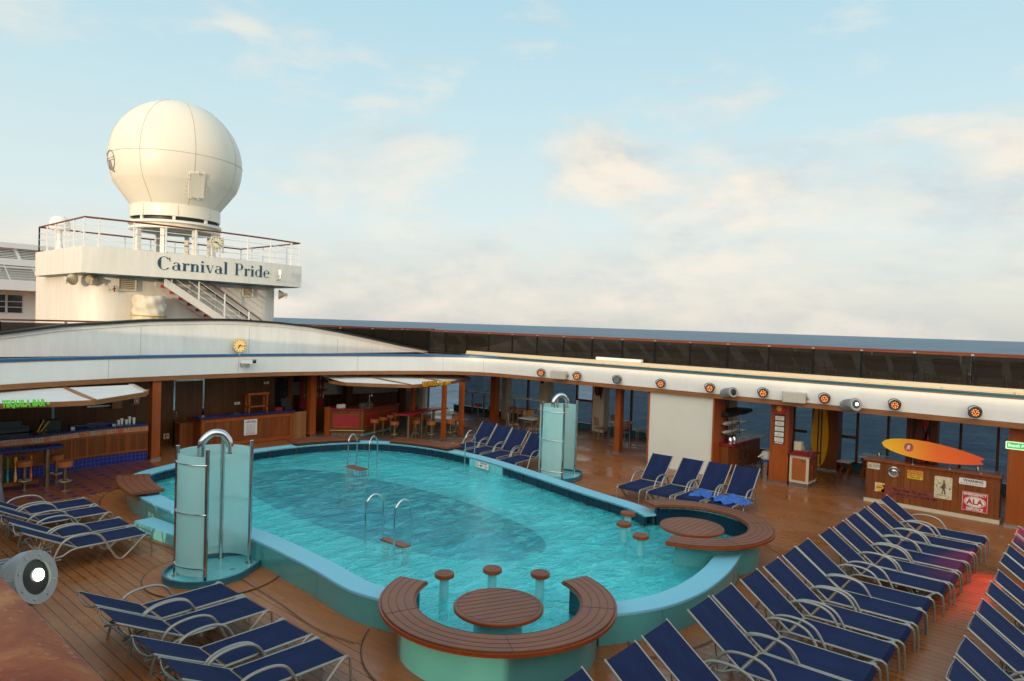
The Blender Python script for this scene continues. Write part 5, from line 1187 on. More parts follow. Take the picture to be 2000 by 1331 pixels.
tag(MB().box(-.62, -.1, 0, .62, .12, .05).build('serving_mat', 'navy', bevel=.01), 'raised blue serving shelf on the tequila counter', 'shelf').location = (7.15, 22.72, 1.20)
tag(MB().box(-.6, -.1, 0, -.5, .1, .05).box(.5, -.1, 0, .6, .1, .05).build('shelf_bracket', 'steel'), 'steel feet under the blue serving shelf', 'bracket').location = (7.15, 22.72, 1.15)
for k in range(5):
    h = random.choice((.14, .18, .22)); oo = MB().lathe([(0, 0), (.035, 0), (.045, h), (.04, h), (.03, .01)], n=14).build('plastic_cup_stack', 'print_white'); tag(oo, 'stack of clear cups on the right of the tequila counter', 'cups', 'cup stacks on the tequila counter'); oo.location = (7.85 + .11 * k, 22.72 + .05 * (k % 2), 1.15)
t = thing('bar_equipment', 'dark bar equipment with yellow handled tools behind the tequila counter', 'bar equipment', (5.2, 22.75, 0))
MB().box(-.9, -.1, .0, .5, .35, 1.12).build('cabinet', 'black', t); MB().box(-.7, -.05, 1.12, .35, .3, 1.34).prism([(-.5, 0), (.2, 0), (.1, .25), (-.4, .25)], 1.34, 1.48).build('machine', 'dark_glass', t, bevel=.02)
MB().tube([(.55, 0, 1.1), (.72, .05, 1.45)], .02, 6).tube([(.62, 0, 1.1), (.85, .05, 1.4)], .02, 6).tube([(.75, .05, 1.1), (.9, .1, 1.3)], .018, 6).build('handles', 'print_yel', t); MB().box(.7, .05, .9, 1.15, .35, 1.42).build('crate', 'black', t, bevel=.02)
t = thing('tall_table', 'blue topped tall table over a row of coloured balusters at far left', 'table', (5.0, 20.75, 0))
top = spline([(-1.6, -.3), (.5, -.30), (.78, -.18), (.82, .05), (.55, .27), (-1.6, .3)], 4, True); MB().prism(top, 1.0, 1.055).build('tabletop', 'navy', t, bevel=.012)
for x, y in ((.45, -.1), (-.52, .0), (-1.3, 0)): MB().cyl((x, y, 0), .06, 1.0, 20).build('leg', 'brass', t)
MB().box(-1.5, -.02, .10, .3, .03, .2).box(-1.5, -.02, .84, .3, .03, .93).build('rail_frame', 'wood', t)
for k, c in enumerate((('print_blue', (.02, .12, .5)), ('print_red', 0), ('green', (.02, .25, .04)), ('print_yel', 0), ('violet', (.05, .02, .12)), ('orange', (.65, .14, .02)))):
    if c[1] and c[0] not in M: M[c[0]] = pm(c[0] + ' painted baluster', c[1], .35)
    MB().lathe([(0, .2), (.03, .2), (.03, .36), (.02, .38), (.028, .42), (.016, .48), (.02, .58), (.014, .62), (.02, .66), (.03, .7), (.03, .84), (0, .84)], (-.70 + .165 * k, 0, 0), 14).build('baluster', c[0], t)
def awning(pts, z, label, name):
    t = thing('bar_awning', label, 'awning', (pts[0][0], pts[0][1], z)); P = [(x - pts[0][0], y - pts[0][1]) for x, y, _ in pts[0:]] if len(pts[0]) == 3 else [(x - pts[0][0], y - pts[0][1]) for x, y in pts]
    return t, P
def build_awning(front, depth, z, dz, label, seams):
    """front: plan points of the low outer edge; the canvas rises dz over depth towards +y"""
    o = front[0]; t = thing('bar_awning', label, 'awning', (o[0], o[1], z)); F = [(x - o[0], y - o[1]) for x, y in front]; n = len(F)
    Bk = [(x, depth(x + o[0]) - o[1]) for x, y in F]
    MB().curved_box(F, .05, .0, -.07, .055).build('front_beam', 'wood_trim', t)
    mb = MB(); m = 6
    for i in range(n - 1):
        for s in range(1): pass
    rows = [[(a[0] + (b[0] - a[0]) * k / m, a[1] + (b[1] - a[1]) * k / m, .05 + dz * k / m - .02 * sin(pi * k / m)) for a, b in zip(F, Bk)] for k in range(m + 1)]
    for k in range(m): mb.strip(rows[k], rows[k + 1]); mb.strip([(x, y, zz - .012) for x, y, zz in rows[k + 1]], [(x, y, zz - .012) for x, y, zz in rows[k]])
    mb.build('canvas', 'canvas', t, ang=50)
    for i in seams: MB().add([(F[i][0] - .05, F[i][1] + .02, -.02), (F[i][0] + .05, F[i][1] + .02, -.02), (F[i][0] + .05, F[i][1] + .02, .075), (F[i][0] - .05, F[i][1] + .02, .075)] + [(Bk[i][0] - .05, Bk[i][1], dz - .02), (Bk[i][0] + .05, Bk[i][1], dz - .02), (Bk[i][0] + .05, Bk[i][1], dz + .075), (Bk[i][0] - .05, Bk[i][1], dz + .075)], [(0, 1, 2, 3), (7, 6, 5, 4), (0, 4, 5, 1), (1, 5, 6, 2), (2, 6, 7, 3), (3, 7, 4, 0)]).build('rafter', 'wood_trim', t)
    mb = MB()
    for i in (0, n - 1):
        for k in range(9): u = (k + .5) / 9; s = .13 if i == 0 else -.13; x = F[i][0] + (Bk[i][0] - F[i][0]) * u; y = F[i][1] + (Bk[i][1] - F[i][1]) * u; mb.tube([(x, y, .075 + dz * u), (x + s, y + .02, .08 + dz * u)], .008, 4)
    mb.build('lacing', 'print_white', t); return t
build_awning([(2.6, 20.0), (4.24, 19.72), (5.37, 19.44), (6.13, 19.37), (7.0, 20.02), (7.89, 20.70)], lambda x: 21.75 if x < 7.2 else 21.9 - .2 * (x - 7.2), 2.28, .12, 'white canvas awning with wooden edge over the tequila bar', (0, 3, 5))
sg = thing('bar_sign', 'green letters TEQUILA BAR hung on the left awning edge', 'sign', (4.55, 19.60, 2.32)); text_mesh('lettering', 'TEQUILA BAR', .215, 'green_sign', sg, (.10, -.09, .01), (R(90), 0, R(-11)), .013, .012, sx=.60, spacing=1.06); MB().box(.55, -.215, -.03, .60, -.20, .03).build('square_dot', 'green_sign', sg)
MB().box(-.6, -.055, -.015, .6, -.045, .0, Matrix.Rotation(R(-11), 4, 'Z')).build('hanger', 'steel', sg)
build_awning([(14.95, 22.2), (14.95, 21.06), (15.7, 20.1), (16.47, 19.23), (17.4, 19.22), (18.42, 19.39), (19.7, 19.98), (20.85, 20.5)], lambda x: 22.6 - .10 * max(0, x - 17) ** 1.5, 2.22, .15, 'white canvas awning with wooden edge over the red bar', (3, 5, 7))
sg = thing('bar_sign', 'yellow and red letters REDFROG RUM BAR on the right awning edge', 'sign', (17.72, 19.17, 2.25)); a_ = R(9)
MB().box(-.92, -.035, -.10, -.05, -.02, .14, Matrix.Rotation(a_, 4, 'Z')).build('red_backing', 'red', sg)
text_mesh('lettering', 'REDFROG', .27, 'yel_letter', sg, (-.47, -.13, .03), (R(90), 0, a_), .001, .012, sx=.68, spacing=1.08); text_mesh('lettering', 'RUM BAR', .26, 'yel_letter', sg, (.40, .0, .03), (R(90), 0, a_), .0, .012, sx=.66, spacing=1.08)
column(18.22, 19.28, .15, .15, 2.16, 'wood_post', 'slim red post under the front of the right awning', True, 'awning_post'); column(19.45, 19.55, .15, .15, 2.2, 'wood_post', 'slim red post under the right end of the right awning', True, 'awning_post'); column(18.9, 21.9, .14, .14, 2.3, 'wood_post', 'slim red post behind the red tall table', False, 'awning_post')
# red bar
t = thing('bar_counter', 'L shaped wooden bar counter with red top and red front panels', 'bar counter', (16.5, 22.05, 0))
f1 = [(-1.0, .92), (0, .0)]; f2 = [(0, 0), (2.45, .80)]
for k, f in enumerate((f1, f2)):
    MB().curved_box(f, .09, 0, .10, 1.02).build('front', 'wood', t); MB().curved_box(f, .08, -.03, 0, .099).build('kick_base', 'steel' if k == 0 else 'aqua_top', t)
    L = math.dist(*f); n = 1 if k == 0 else 2
    for j in range(n):
        u0, u1 = (j + .14) / n, (j + .86) / n; a = tuple(f[0][i] + (f[1][i] - f[0][i]) * u0 for i in (0, 1)); b = tuple(f[0][i] + (f[1][i] - f[0][i]) * u1 for i in (0, 1))
        MB().curved_box([a, b], 0, .008, .38, .84).build('red_panel', 'red_panel', t); MB().curved_box([a, b], 0, .016, .34, .38).curved_box([a, b], 0, .016, .84, .88).build('panel_moulding', 'wood_post', t)
    MB().tube([(f[0][0], f[0][1] - .07, .22), (f[1][0], f[1][1] - .07, .22)], .02, 8).build('foot_rail', 'brass', t)
MB().prism([(-1.12, .92), (-.02, -.12), (2.5, .72), (2.35, 1.25), (.1, .45), (-.8, 1.25)], 1.03, 1.09).build('counter_top', 'red', t, bevel=.01)
tag(MB().box(-.1, -.06, 0, .1, .06, 1.15).build('end_post', 'wood_post', bevel=.005), 'short wooden post ending the red bar at the left', 'post').location = (15.42, 22.92, 0)
t = thing('tall_table', 'long red tall table on bronze legs before the red bar', 'table', (17.9, 20.35, 0)); MB().prism(spline([(-1.2, -.40), (-1.15, -.12), (.4, .42), (1.6, .45), (1.65, .1), (.4, -.15), (-.9, -.55)], 3, True), 1.03, 1.09).build('tabletop', 'red', t, bevel=.012)
for x, y in ((-.75, -.25), (.15, .0), (1.0, .25)): MB().cyl((x, y, 0), .055, 1.03, 18).build('leg', 'brass', t)
for x, y in ((-.3, -.1), (.55, .12)): MB().tube([(x - .25, y - .08, 0.02), (x + .25, y + .08, .95)], .012, 6).tube([(x + .25, y + .08, .02), (x - .25, y - .08, .95)], .012, 6).build('brace', 'brass', t)
random.seed(8)
for i in range(7):
    for j in range(3): oo = MB().lathe([(0, 0), (.032, 0), (.042, .15), (.038, .15), (.03, .01)], n=12).build('drinking_glass', 'clear'); oo.location = (16.7 + .11 * i, 22.42 + .09 * j + .035 * i, 1.09); tag(oo, 'clear glass standing on the red bar counter', 'glass', 'glasses on the red bar')
tag(MB().box(-.16, -.08, 0, .16, .08, .14).build('napkin_box', 'print_white', bevel=.01), 'white napkin box at the left of the red bar counter', 'box').location = (15.95, 22.78, 1.09)
t = thing('back_bar', 'dark shelving with bottles behind the red bar', 'shelving', (16.6, 24.2, 0))
MB().box(-1.4, .0, 0, 1.6, .4, .95).build('cabinet', 'wood_dark', t); MB().box(-1.4, .3, .95, -.3, .4, 2.5).build('back_panel', 'red', t)
for z in (1.3, 1.65, 2.0): MB().box(-1.4, .05, z, -.3, .3, z + .025).build('shelf', 'wood_dark', t)
bm_ = [('bottle_green', (.03, .12, .03)), ('bottle_amber', (.25, .07, .01)), ('bottle_clear', (.3, .32, .3)), ('bottle_red', (.25, .02, .03))]
for nme, c in bm_: M[nme] = pm(nme.replace('_', ' '), c, .12)
for z in (1.325, 1.675, 2.025):
    for k in range(8): oo = MB().lathe([(0, 0), (.032, 0), (.034, .14), (.014, .20), (.013, .26), (0, .26)], n=10).build('bottle', bm_[(k * 3 + int(z * 10)) % 4][0]); oo.location = (15.3 + .125 * k, 24.38, z); tag(oo, 'small bottle on the dark shelves behind the red bar', 'bottle', 'bottles behind the red bar')
t = thing('draught_tap', 'chrome beer tap on the red bar', 'tap', (17.3, 22.75, 1.09)); MB().tube(spline([(0, 0, 0), (0, 0, .4), (0, -.06, .52), (0, -.14, .46), (0, -.15, .38)], 4), .025, 10).build('spout', 'chrome', t)
# reception counter and back wall
t = thing('reception_counter', 'wooden reception counter with dark blue top behind the pool', 'counter', (12.35, 23.2, 0))
MB().box(-1.75, .0, 0, 1.75, .12, 1.02).build('front', 'wood', t); mb = MB(); mb.box(-1.72, -.022, .02, 1.72, -.001, .14).box(-1.72, -.022, .88, 1.72, -.001, .98)
for x in (-1.72, 1.62): mb.box(x, -.022, .141, x + .1, -.001, .879)
mb.build('frame_moulding', 'wood_post', t); MB().box(-1.83, -.07, 1.03, 1.83, .5, 1.09).build('counter_top', 'navy', t, bevel=.01); MB().box(-1.75, .12, 0, -1.6, 1.0, 1.02).box(-2.2, .6, 0, -1.75, 1.0, .85).build('return_side', 'wood', t)
MB().box(1.75, .05, 0, 2.35, .1, 1.0).build('gate', 'slat', t)
s = sign('notice', 'white printed notice on the front of the reception counter', (12.38, 23.17, .60), FY, .50, .56, 'paper', .004); text_mesh('heading', 'DINING TO THE\nFUN DAYS ONBOARD', .045, 'print_blue', s, (0, .2, .009), (0, 0, 0), .001)
mb = lines_mb([(-.18, .18, .11 - .038 * k, .011) for k in range(9)]); mb.v = [(x, y, z + .008) for x, y, z in mb.v]; mb.build('small_print', 'print_grey', s); text_mesh('footer', 'POOL RULES APPLY', .04, 'print_red', s, (0, -.235, .009), (0, 0, 0), .001)
t = thing('shelf_stand', 'wooden shelf stand behind the reception counter', 'shelf', (12.9, 23.75, 1.0))
for x in (-.35, .35):
    for y in (-.12, .12): MB().box(x - .03, y - .03, 0, x + .03, y + .03, .699).build('upright', 'wood_post', t)
MB().box(-.42, -.16, .70, .42, .16, .78).box(-.38, -.15, .25, .38, .15, .30).build('shelf', 'wood_post', t)
t = thing('till_screen', 'black till screen on the reception counter', 'till', (14.05, 23.6, 1.09)); MB().box(-.18, -.02, .1, .18, .03, .42, Matrix.Rotation(R(-18), 4, 'X')).build('screen', 'black', t, bevel=.01); MB().box(-.12, -.1, 0, .12, .15, .1).build('foot', 'black', t); MB().box(-.5, -.1, 0, -.22, .1, .10).build('printer', 'red', t)
bw = thing('bar_back_wall', 'dark walnut panelled wall behind the bars', 'wall', (8.6, 24.65, 0)); MB().box(-7.5, 0, 0, 6.2, .15, 2.56).build('boards', 'wood_dark', bw)
MB().box(6.2, .0, 0, 6.35, 3.3, 2.56).build('return_boards', 'wood_dark', bw)
dr_ = MB().box(1.72, -.03, .02, 2.68, -.001, 2.22).build('door', 'wood_dark', bw); MB().box(1.66, -.045, 0, 1.715, -.001, 2.28).box(2.685, -.045, 0, 2.74, -.001, 2.28).box(1.716, -.045, 2.225, 2.684, -.001, 2.28).build('door_frame', 'chrome', bw)
MB().box(1.76, -.05, .98, 1.80, -.031, 1.2).tube([(1.78, -.05, 1.12), (1.78, -.08, 1.12), (1.9, -.08, 1.12)], .01, 6).build('handle', 'chrome', dr_)
for x in (5.12, 5.24): MB().box(x - .045, -.015, 1.98, x + .045, -.001, 2.07).build('light_switch', 'paper', bw)
for x in (3.95, 4.07): MB().box(x - .05, -.015, 1.25, x + .05, -.001, 1.35).build('light_switch', 'paper', bw)
MB().box(5.55, -.02, .0, 6.12, -.001, 2.2).build('doorway', 'dark_glass', bw)
MB().box(-1.0, -.05, 1.55, -.4, -.001, 2.15).build('niche', 'dark_glass', bw); MB().box(-.36, -.22, 1.42, -.06, -.2, 2.12, Matrix.Rotation(R(0), 4, 'Z')).build('cupboard_door', 'slat', bw)
MB().box(-1.05, -.12, 1.5, -.36, -.05, 1.55).build('niche_sill', 'steel', bw); MB().box(-2.0, -.03, 0, -1.93, -.001, 2.4).build('cyan_strip', 'aqua_top', bw); MB().box(.0, -.06, 1.95, .9, -.001, 2.0).build('rail', 'steel', bw)
s = sign('fire_sign', 'small red and white fire sign on the wall by the wooden column', (9.05, 24.6, 1.62), FY, .16, .17, 'print_white', .005); MB().box(-.065, -.065, .008, .065, .065, .010).build('red_square', 'print_red', s); MB().box(-.03, -.03, .010, .03, .04, .012).build('pictogram', 'print_white', s); MB().box(-.2, -.14, .0, .08, -.1, .006).build('caption_strip', 'print_red', s)
s = sign('safety_sign', 'small cream safety sign beside the door, low on the wall', (10.05, 24.62, .32), FY, .19, .19, 'sign_cream', .005); MB().box(-.05, -.06, .008, .0, .06, .010).build('pictogram', 'print_red', s); MB().box(.02, .0, .008, .07, .05, .010).build('pictogram', 'print_red', s)
t = thing('fire_extinguisher', 'red fire extinguisher on the wall left of the door', 'fire extinguisher', (9.62, 24.45, .30)); MB().lathe([(0, 0), (.085, 0), (.09, .02), (.09, .42), (.05, .5), (.03, .54), (0, .54)], n=20).build('cylinder', 'fire_red', t); MB().lathe([(.0905, .2), (.0915, .21), (.0915, .29), (.0905, .3)], n=20).build('label_band', 'print_white', t)
MB().tube(spline([(0, 0, .54), (-.08, -.05, .66), (-.14, -.05, .5), (-.15, -.03, .1)], 5), .022, 8).box(-.03, -.09, .54, .03, .04, .60).build('hose', 'black', t)
# far inner wall past the red bar
pw = thing('lounge_wall', 'grey curved lounge partition and dark pillars behind the red bar', 'wall', (20, 28, 0)); MB().box(-5.2, .05, 0, 5.4, .2, 2.56).build('boards', 'wood_dark', pw); MB().curved_box(spline([(-3.6, -.6), (-1.5, -1.5), (.6, -1.9), (2.6, -2.0)], 5), .05, .05, 1.15, 1.72).build('grey_band', 'grey', pw)
for x, y in ((-1.6, -2.2), (1.6, -2.1)): MB().box(x - .16, y - .16, 0, x + .16, y + .16, 2.56).build('pillar', 'wood_dark', pw)
MB().box(2.9, -2.2, 0, 3.05, -1.9, 2.55).box(3.9, -1.0, 0, 4.3, -.6, 2.55).build('pale_pillar', 'print_white', pw)
# window counters
for y0, y1, l in ((19.3, 21.7, 'long white window counter on bronze legs, right one'), (22.3, 24.5, 'long white window counter on bronze legs, left one')):
    t = thing('window_counter', l, 'counter', (24.85, (y0 + y1) / 2, 0)); h = (y1 - y0) / 2; MB().box(-.2, -h, 1.10, .22, h, 1.15).build('tabletop', 'print_white', t, bevel=.008)
    for y in (-h + .3, 0, h - .3): MB().cyl((0, y, 0), .045, 1.1, 14).build('leg', 'brass', t)
# slatted chairs and tables
def build_chair():
    t = thing('slatted_chair', 'x', 'chair', (0, 0, -60), 0, 'pale slatted chairs with metal frames')
    mb = MB(); [mb.box(-.21, -.20 + .085 * k, .43, .21, -.13 + .085 * k, .45) for k in range(5)]; mb.build('seat', 'slat', t)
    mb = MB(); [mb.box(-.2, .21 + .012 * k, .56 + .085 * k, .2, .228 + .012 * k, .63 + .085 * k) for k in range(4)]; mb.build('backrest', 'slat', t)
    for sx in (-1, 1):
        MB().tube([(sx * .22, -.2, 0), (sx * .22, -.2, .43)], .014, 6).build('leg', 'alu', t); MB().tube([(sx * .22, .26, 0), (sx * .22, .2, .43), (sx * .22, .27, .92)], .014, 6).build('leg', 'alu', t)
    MB().tube([(-.22, -.2, .42), (.22, -.2, .42), (.22, .2, .42), (-.22, .2, .42)], .012, 6, closed=True).build('frame', 'alu', t); return t
CH = build_chair(); fc = True
def chair(x, y, rz, l):
    global fc
    o = CH if fc else dup(CH, (0, 0, 0), 0, l); fc = False; o['label'] = l; o.location = (x, y, 0); o.rotation_euler.z = R(rz)
def cafe_table(x, y, l, w=.4):
    t = thing('cafe_table', l, 'table', (x, y, 0)); MB().box(-w, -w, .70, w, w, .735).build('tabletop', 'stone', t, bevel=.006); MB().cyl((0, 0, 0), .04, .7, 14).build('pedestal', 'brass', t); MB().box(-.25, -.25, 0, .25, .25, .02).build('base', 'brass', t)
cafe_table(22.05, 18.0, 'square cafe table behind the far loungers'); cafe_table(24.25, 15.0, 'square cafe table between the cream column and the white panel')
chair(21.45, 17.45, 235, 'slatted chair with its back to the far loungers'); chair(22.75, 18.7, -40, 'slatted chair on the window side of the table behind the far loungers'); chair(22.9, 17.3, 225, 'slatted chair partly hidden behind the far glass shower'); chair(21.7, 18.75, 55, 'slatted chair seen from its side left of the cafe table')
chair(23.75, 15.65, 60, 'slatted chair in front of the cream column'); chair(23.65, 14.6, 150, 'slatted chair just right of the free standing red column'); chair(24.55, 14.2, 200, 'slatted chair nearest the white wall panel'); chair(24.75, 15.5, -20, 'slatted chair by the window behind the red column')
def picnic(x, y, l, w, d, h, cat):
    t = thing('trestle_' + cat, l, cat, (x, y, 0)); MB().box(-w / 2, -d / 2, h - .05, w / 2, d / 2, h).build('top', 'stone', t, bevel=.006)
    for sy in (-1, 1):
        yy = sy * (d / 2 - .1); mb = MB()
        for s in (-1, 1): mb.add([(s * w * .42 - .05, yy - .03, h - .051), (s * w * .42 + .05, yy - .03, h - .051), (-s * w * .42 + .05, yy - .03, 0), (-s * w * .42 - .05, yy - .03, 0), (s * w * .42 - .05, yy + .03, h - .051), (s * w * .42 + .05, yy + .03, h - .051), (-s * w * .42 + .05, yy + .03, 0), (-s * w * .42 - .05, yy + .03, 0)], [(0, 1, 2, 3), (7, 6, 5, 4), (0, 4, 5, 1), (1, 5, 6, 2), (2, 6, 7, 3), (3, 7, 4, 0)])
        mb.build('crossed_leg', 'wood_post', t)
    return t
picnic(24.3, 5.55, 'cross legged table left behind the surf bar', .8, .75, .75, 'table'); picnic(24.45, 6.42, 'cross legged bench between the yellow surfboard and the surf bar', .55, .42, .45, 'bench'); picnic(24.2, 2.75, 'cross legged table behind the red tail of the surfboard', .8, .9, .75, 'table'); picnic(24.15, 1.75, 'cross legged bench at the right end behind the surf bar', .6, .45, .45, 'bench')
for x, y, l in ((24.25, 5.4, 'small steel shaker on the table left behind the surf bar'), (24.1, 2.75, 'small dark bottle on the table behind the surfboard tail')): tag(MB().lathe([(0, 0), (.04, 0), (.04, .12), (.02, .16), (0, .17)], n=14).build('condiment_shaker', 'steel'), l, 'shaker').location = (x, y, .75)
s = sign('exit_sign', 'lit green directional sign at the right edge under the fascia', (20.85, 1.55, 2.02), FX, .55, .19, 'exit_pale', .02); MB().box(-.25, -.075, .008, .25, .075, .0095).build('green_face', 'exit_green', s); text_mesh('word', 'Beach Pool', .10, 'exit_pale', s, (0, 0, .0105), (0, 0, 0), .002)
t = thing('wet_floor_sign', 'yellow wet floor cone behind the bronze windscreen', 'floor sign', (22.2, 20.6, 3.171)); MB().prism([(-.16, -.16), (.16, -.16), (.16, .16), (-.16, .16)], 0, .03).lathe([(.15, .03), (.04, .92), (.0, .92)], n=14).build('cone', 'wet_floor', t); mb = MB(); [mb.box(-.125 + .022 * k * .3, -.128 + .02 * k, .2 + .16 * k, -.10 + .09 * (1 - .12 * k), -.12 + .02 * k, .26 + .16 * k) for k in range(4)]; mb.build('print', 'ink', t)
# depth plate on the far inner wall
pd = sign('depth_plate', 'white pool depth plate with a no diving mark on the far inner wall', (14.985, 14.10, .315), (R(90), 0, R(-99.7)), .62, .17, 'print_white', .004)
MB().lathe([(.050, .0085), (.066, .0085)], n=24, mat=Matrix.Translation((-.23, 0, 0))).box(-.275, -.006, .0088, -.185, .006, .0098, Matrix.Translation((-.23, 0, 0)) @ Matrix.Rotation(R(-45), 4, 'Z') @ Matrix.Translation((.23, 0, 0))).build('no_diving_ring', 'print_red', pd)
text_mesh('depth', "4'4\"", .10, 'ink', pd, (-.04, -.025, .009), (0, 0, 0), .002); text_mesh('depth', '1.32', .10, 'print_red', pd, (.18, -.025, .009), (0, 0, 0), .002); text_mesh('caption', 'MAXIMUM POOL DEPTH', .032, 'ink', pd, (.07, .06, .009), (0, 0, 0), .001)
t = tag(MB().cyl((0, 0, 0), .035, .10, 14, r2=.045).build('paper_cup', 'paper'), 'small white cup left on the deck behind the right-hand bench', 'cup'); t.location = (15.35, 5.9, .004)
"""floor broom at far left"""
t = thing('mop', 'grey mop with a yellow head standing at the left edge', 'mop', (4.15, 19.6, 0)); MB().lathe([(.16, 0), (.17, .05), (.12, .4), (.07, .55)], n=16).build('mop_head', 'print_grey', t); MB().lathe([(.075, .54), (.085, .62), (.05, .85), (.03, .9)], n=14).build('collar', 'print_yel', t); MB().tube([(0, 0, .9), (-.2, .1, 1.6)], .014, 8).build('handle', 'steel', t)
# ------------------------------------------------------------------ light, sky, camera
SUN_AZ, SUN_EL = R(-112), R(3.0)
w = bpy.data.worlds.new('World'); S.world = w; w.use_nodes = True; t = w.node_tree; bg = t.nodes['Background']
sky = t.nodes.new('ShaderNodeTexSky'); sky.sky_type = 'NISHITA'; sky.sun_disc = False; sky.sun_elevation = R(12); sky.sun_rotation = SUN_AZ
sky.air_density = 1.0; sky.dust_density = 1.5; sky.ozone_density = 1.5
co = t.nodes.new('ShaderNodeTexCoord'); sx = t.nodes.new('ShaderNodeSeparateXYZ'); lnk(t, co.outputs['Generated'], sx.inputs[0])
up = mth(t, 'MAXIMUM', sx.outputs[2], .0)
yaw, pitch, roll = R(48.9), R(1.33), math.atan(.0324)
def cl(scale, det, off, ro=.6, di=.2, flat=2.3):
    m = t.nodes.new('ShaderNodeMapping'); m.inputs['Location'].default_value = off; m.inputs['Scale'].default_value = (1, 1, flat); lnk(t, co.outputs['Generated'], m.inputs['Vector']); return noise(t, m.outputs['Vector'], scale, det, ro, di)
def blob(az, el, ra, re):
    """soft patch of sky round an azimuth and elevation (degrees) where a cloud stands"""
    A = mth(t, 'ARCTAN2', sx.outputs[0], sx.outputs[1]); E = mth(t, 'ARCSINE', sx.outputs[2])
    a = mth(t, 'DIVIDE', mth(t, 'SUBTRACT', A, R(az)), R(ra)); e = mth(t, 'DIVIDE', mth(t, 'SUBTRACT', E, R(el)), R(re))
    q = mth(t, 'ADD', mth(t, 'MULTIPLY', a, a), mth(t, 'MULTIPLY', e, e)); return mth(t, 'EXPONENT', mth(t, 'MULTIPLY', q, -1))
off = (2.1, 5.3, .4)
c1 = cl(3.4, 8, off, .56, .25); c2 = cl(11, 6, (7.3, 2.2, 1), .6, .2, 3.5)
f = mth(t, 'ADD', mth(t, 'MULTIPLY', c1, .68), mth(t, 'MULTIPLY', c2, .32))
bank = ramp(t, up, [(.0, .55), (.05, .75), (.11, .70), (.17, .42), (.25, .15), (.36, .03)])
tot = mth(t, 'ADD', f, mth(t, 'MULTIPLY', bank, .20))
for az, el, ra, re, k in ((56, 13, 4.5, 3.0, .30), (86, 12, 7, 4, .22), (11, 21, 5, 4, .22), (50, 25, 4, 3, .16), (67, 18, 4, 1.5, .12), (72, 11, 10, 3, .12), (39, 13, 6, 3, .07), (77, 14.5, 8, 1.0, .10), (66, 21, 3, .8, .12)):
    tot = mth(t, 'ADD', tot, mth(t, 'MULTIPLY', blob(az, el, ra, re), k))
m_ = ramp(t, tot, [(.56, 0), (.66, .40), (.80, .88), (.95, .96)])
c1s = cl(3.4, 8, (off[0] + .03, off[1] + .012, off[2] - .05), .56, .25)
lit = ramp(t, mth(t, 'ADD', mth(t, 'MULTIPLY', mth(t, 'SUBTRACT', c1, c1s), 4.2), .55), [(.1, (.57, .60, .63)), (.5, (.80, .76, .69)), (.9, (.93, .84, .72))])
hz = ramp(t, up, [(.0, (.68, .68, .64)), (.05, (.79, .79, .72)), (.14, (.76, .87, .865)), (.28, (.62, .82, .87)), (.46, (.46, .73, .86)), (1, (.34, .56, .74))])
SKYK = .10; SK3 = (1 / SKYK,) * 3
sk = mixc(t, .12, mixc(t, 1.0, hz, SK3, 'MULTIPLY'), sky.outputs[0])
full = mixc(t, m_, sk, mixc(t, 1.0, lit, SK3, 'MULTIPLY'))
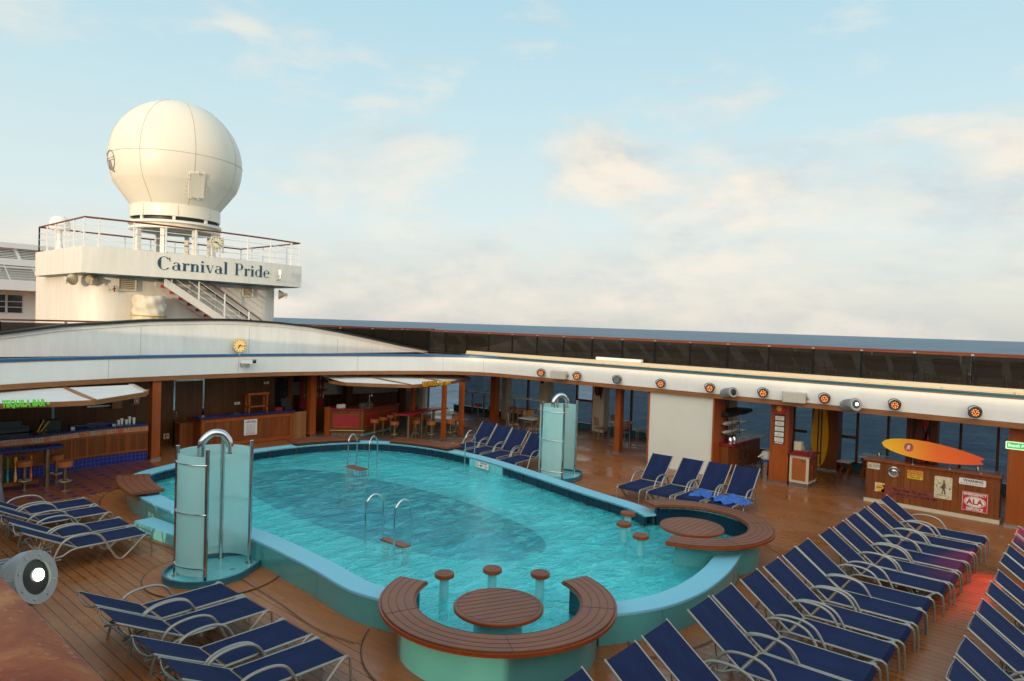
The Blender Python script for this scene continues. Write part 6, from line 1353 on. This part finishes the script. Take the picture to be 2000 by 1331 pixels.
# the bright warm sky round the low sun, behind the camera
gd = t.nodes.new('ShaderNodeVectorMath'); gd.operation = 'DOT_PRODUCT'; lnk(t, co.outputs['Generated'], gd.inputs[0])
gd.inputs[1].default_value = (sin(R(-124)) * .94, cos(R(-124)) * .94, .34)
gl = mth(t, 'POWER', mth(t, 'MAXIMUM', gd.outputs['Value'], 0), 2.1)
glow = mixc(t, 1.0, (17.2, 13.9, 10.4), gl, 'MULTIPLY')
full = mixc(t, 1.0, full, glow, 'ADD')
lnk(t, full, bg.inputs['Color']); bg.inputs['Strength'].default_value = SKYK
sd = bpy.data.lights.new('sun', 'SUN'); sd.energy = 2.35; sd.angle = R(.53); sd.color = (1, .74, .46)
so = bpy.data.objects.new('sun', sd); COL.objects.link(so)
d = V((sin(SUN_AZ) * cos(SUN_EL), cos(SUN_AZ) * cos(SUN_EL), sin(SUN_EL)))
so.rotation_euler = d.to_track_quat('Z', 'Y').to_euler(); so.location = (-20, -8, 12)
# the red stage light whose glow lies on the deck between the lounger rows
t_ = par_light((20.22, .75, 2.80), R(-80), True, 'red stage light on the right fascia beyond the picture edge', 'red_led')
ld = bpy.data.lights.new('red_beam', 'SPOT'); ld.energy = 1700; ld.color = (1, .03, .03); ld.spot_size = R(18); ld.spot_blend = .7; ld.shadow_soft_size = .12
lo = bpy.data.objects.new('red_beam', ld); COL.objects.link(lo); lo.location = (19.9, .78, 2.76); lo.rotation_euler = (V((15.1, 1.75, .0)) - lo.location).to_track_quat('-Z', 'Y').to_euler()
cd = bpy.data.cameras.new('camera'); cd.sensor_width = 36; cd.lens = 1335 * 36 / 2000; cd.clip_end = 60000; cd.clip_start = .05
cam = bpy.data.objects.new('camera', cd); COL.objects.link(cam); S.camera = cam
yaw, pitch, roll = R(48.9), R(1.33), math.atan(.0324)
fw = V((sin(yaw) * cos(pitch), cos(yaw) * cos(pitch), -sin(pitch))); r0 = V((cos(yaw), -sin(yaw), 0)); u0 = r0.cross(fw)
ri = r0 * cos(roll) + u0 * sin(roll); ui = u0 * cos(roll) - r0 * sin(roll)
m = Matrix((ri, ui, -fw)).transposed().to_4x4(); m.translation = (0, 0, 4.6); cam.matrix_world = m
S.render.engine = 'CYCLES'; S.cycles.use_denoising = True; S.cycles.max_bounces = 10; S.cycles.transparent_max_bounces = 16; S.cycles.transmission_bounces = 8
S.cycles.sample_clamp_indirect = 6
S.view_settings.view_transform = 'Standard'; S.view_settings.look = 'None'; S.view_settings.exposure = .06; S.view_settings.gamma = 1; S.view_settings.use_curve_mapping = False
S.render.resolution_x = 1024; S.render.resolution_y = 681
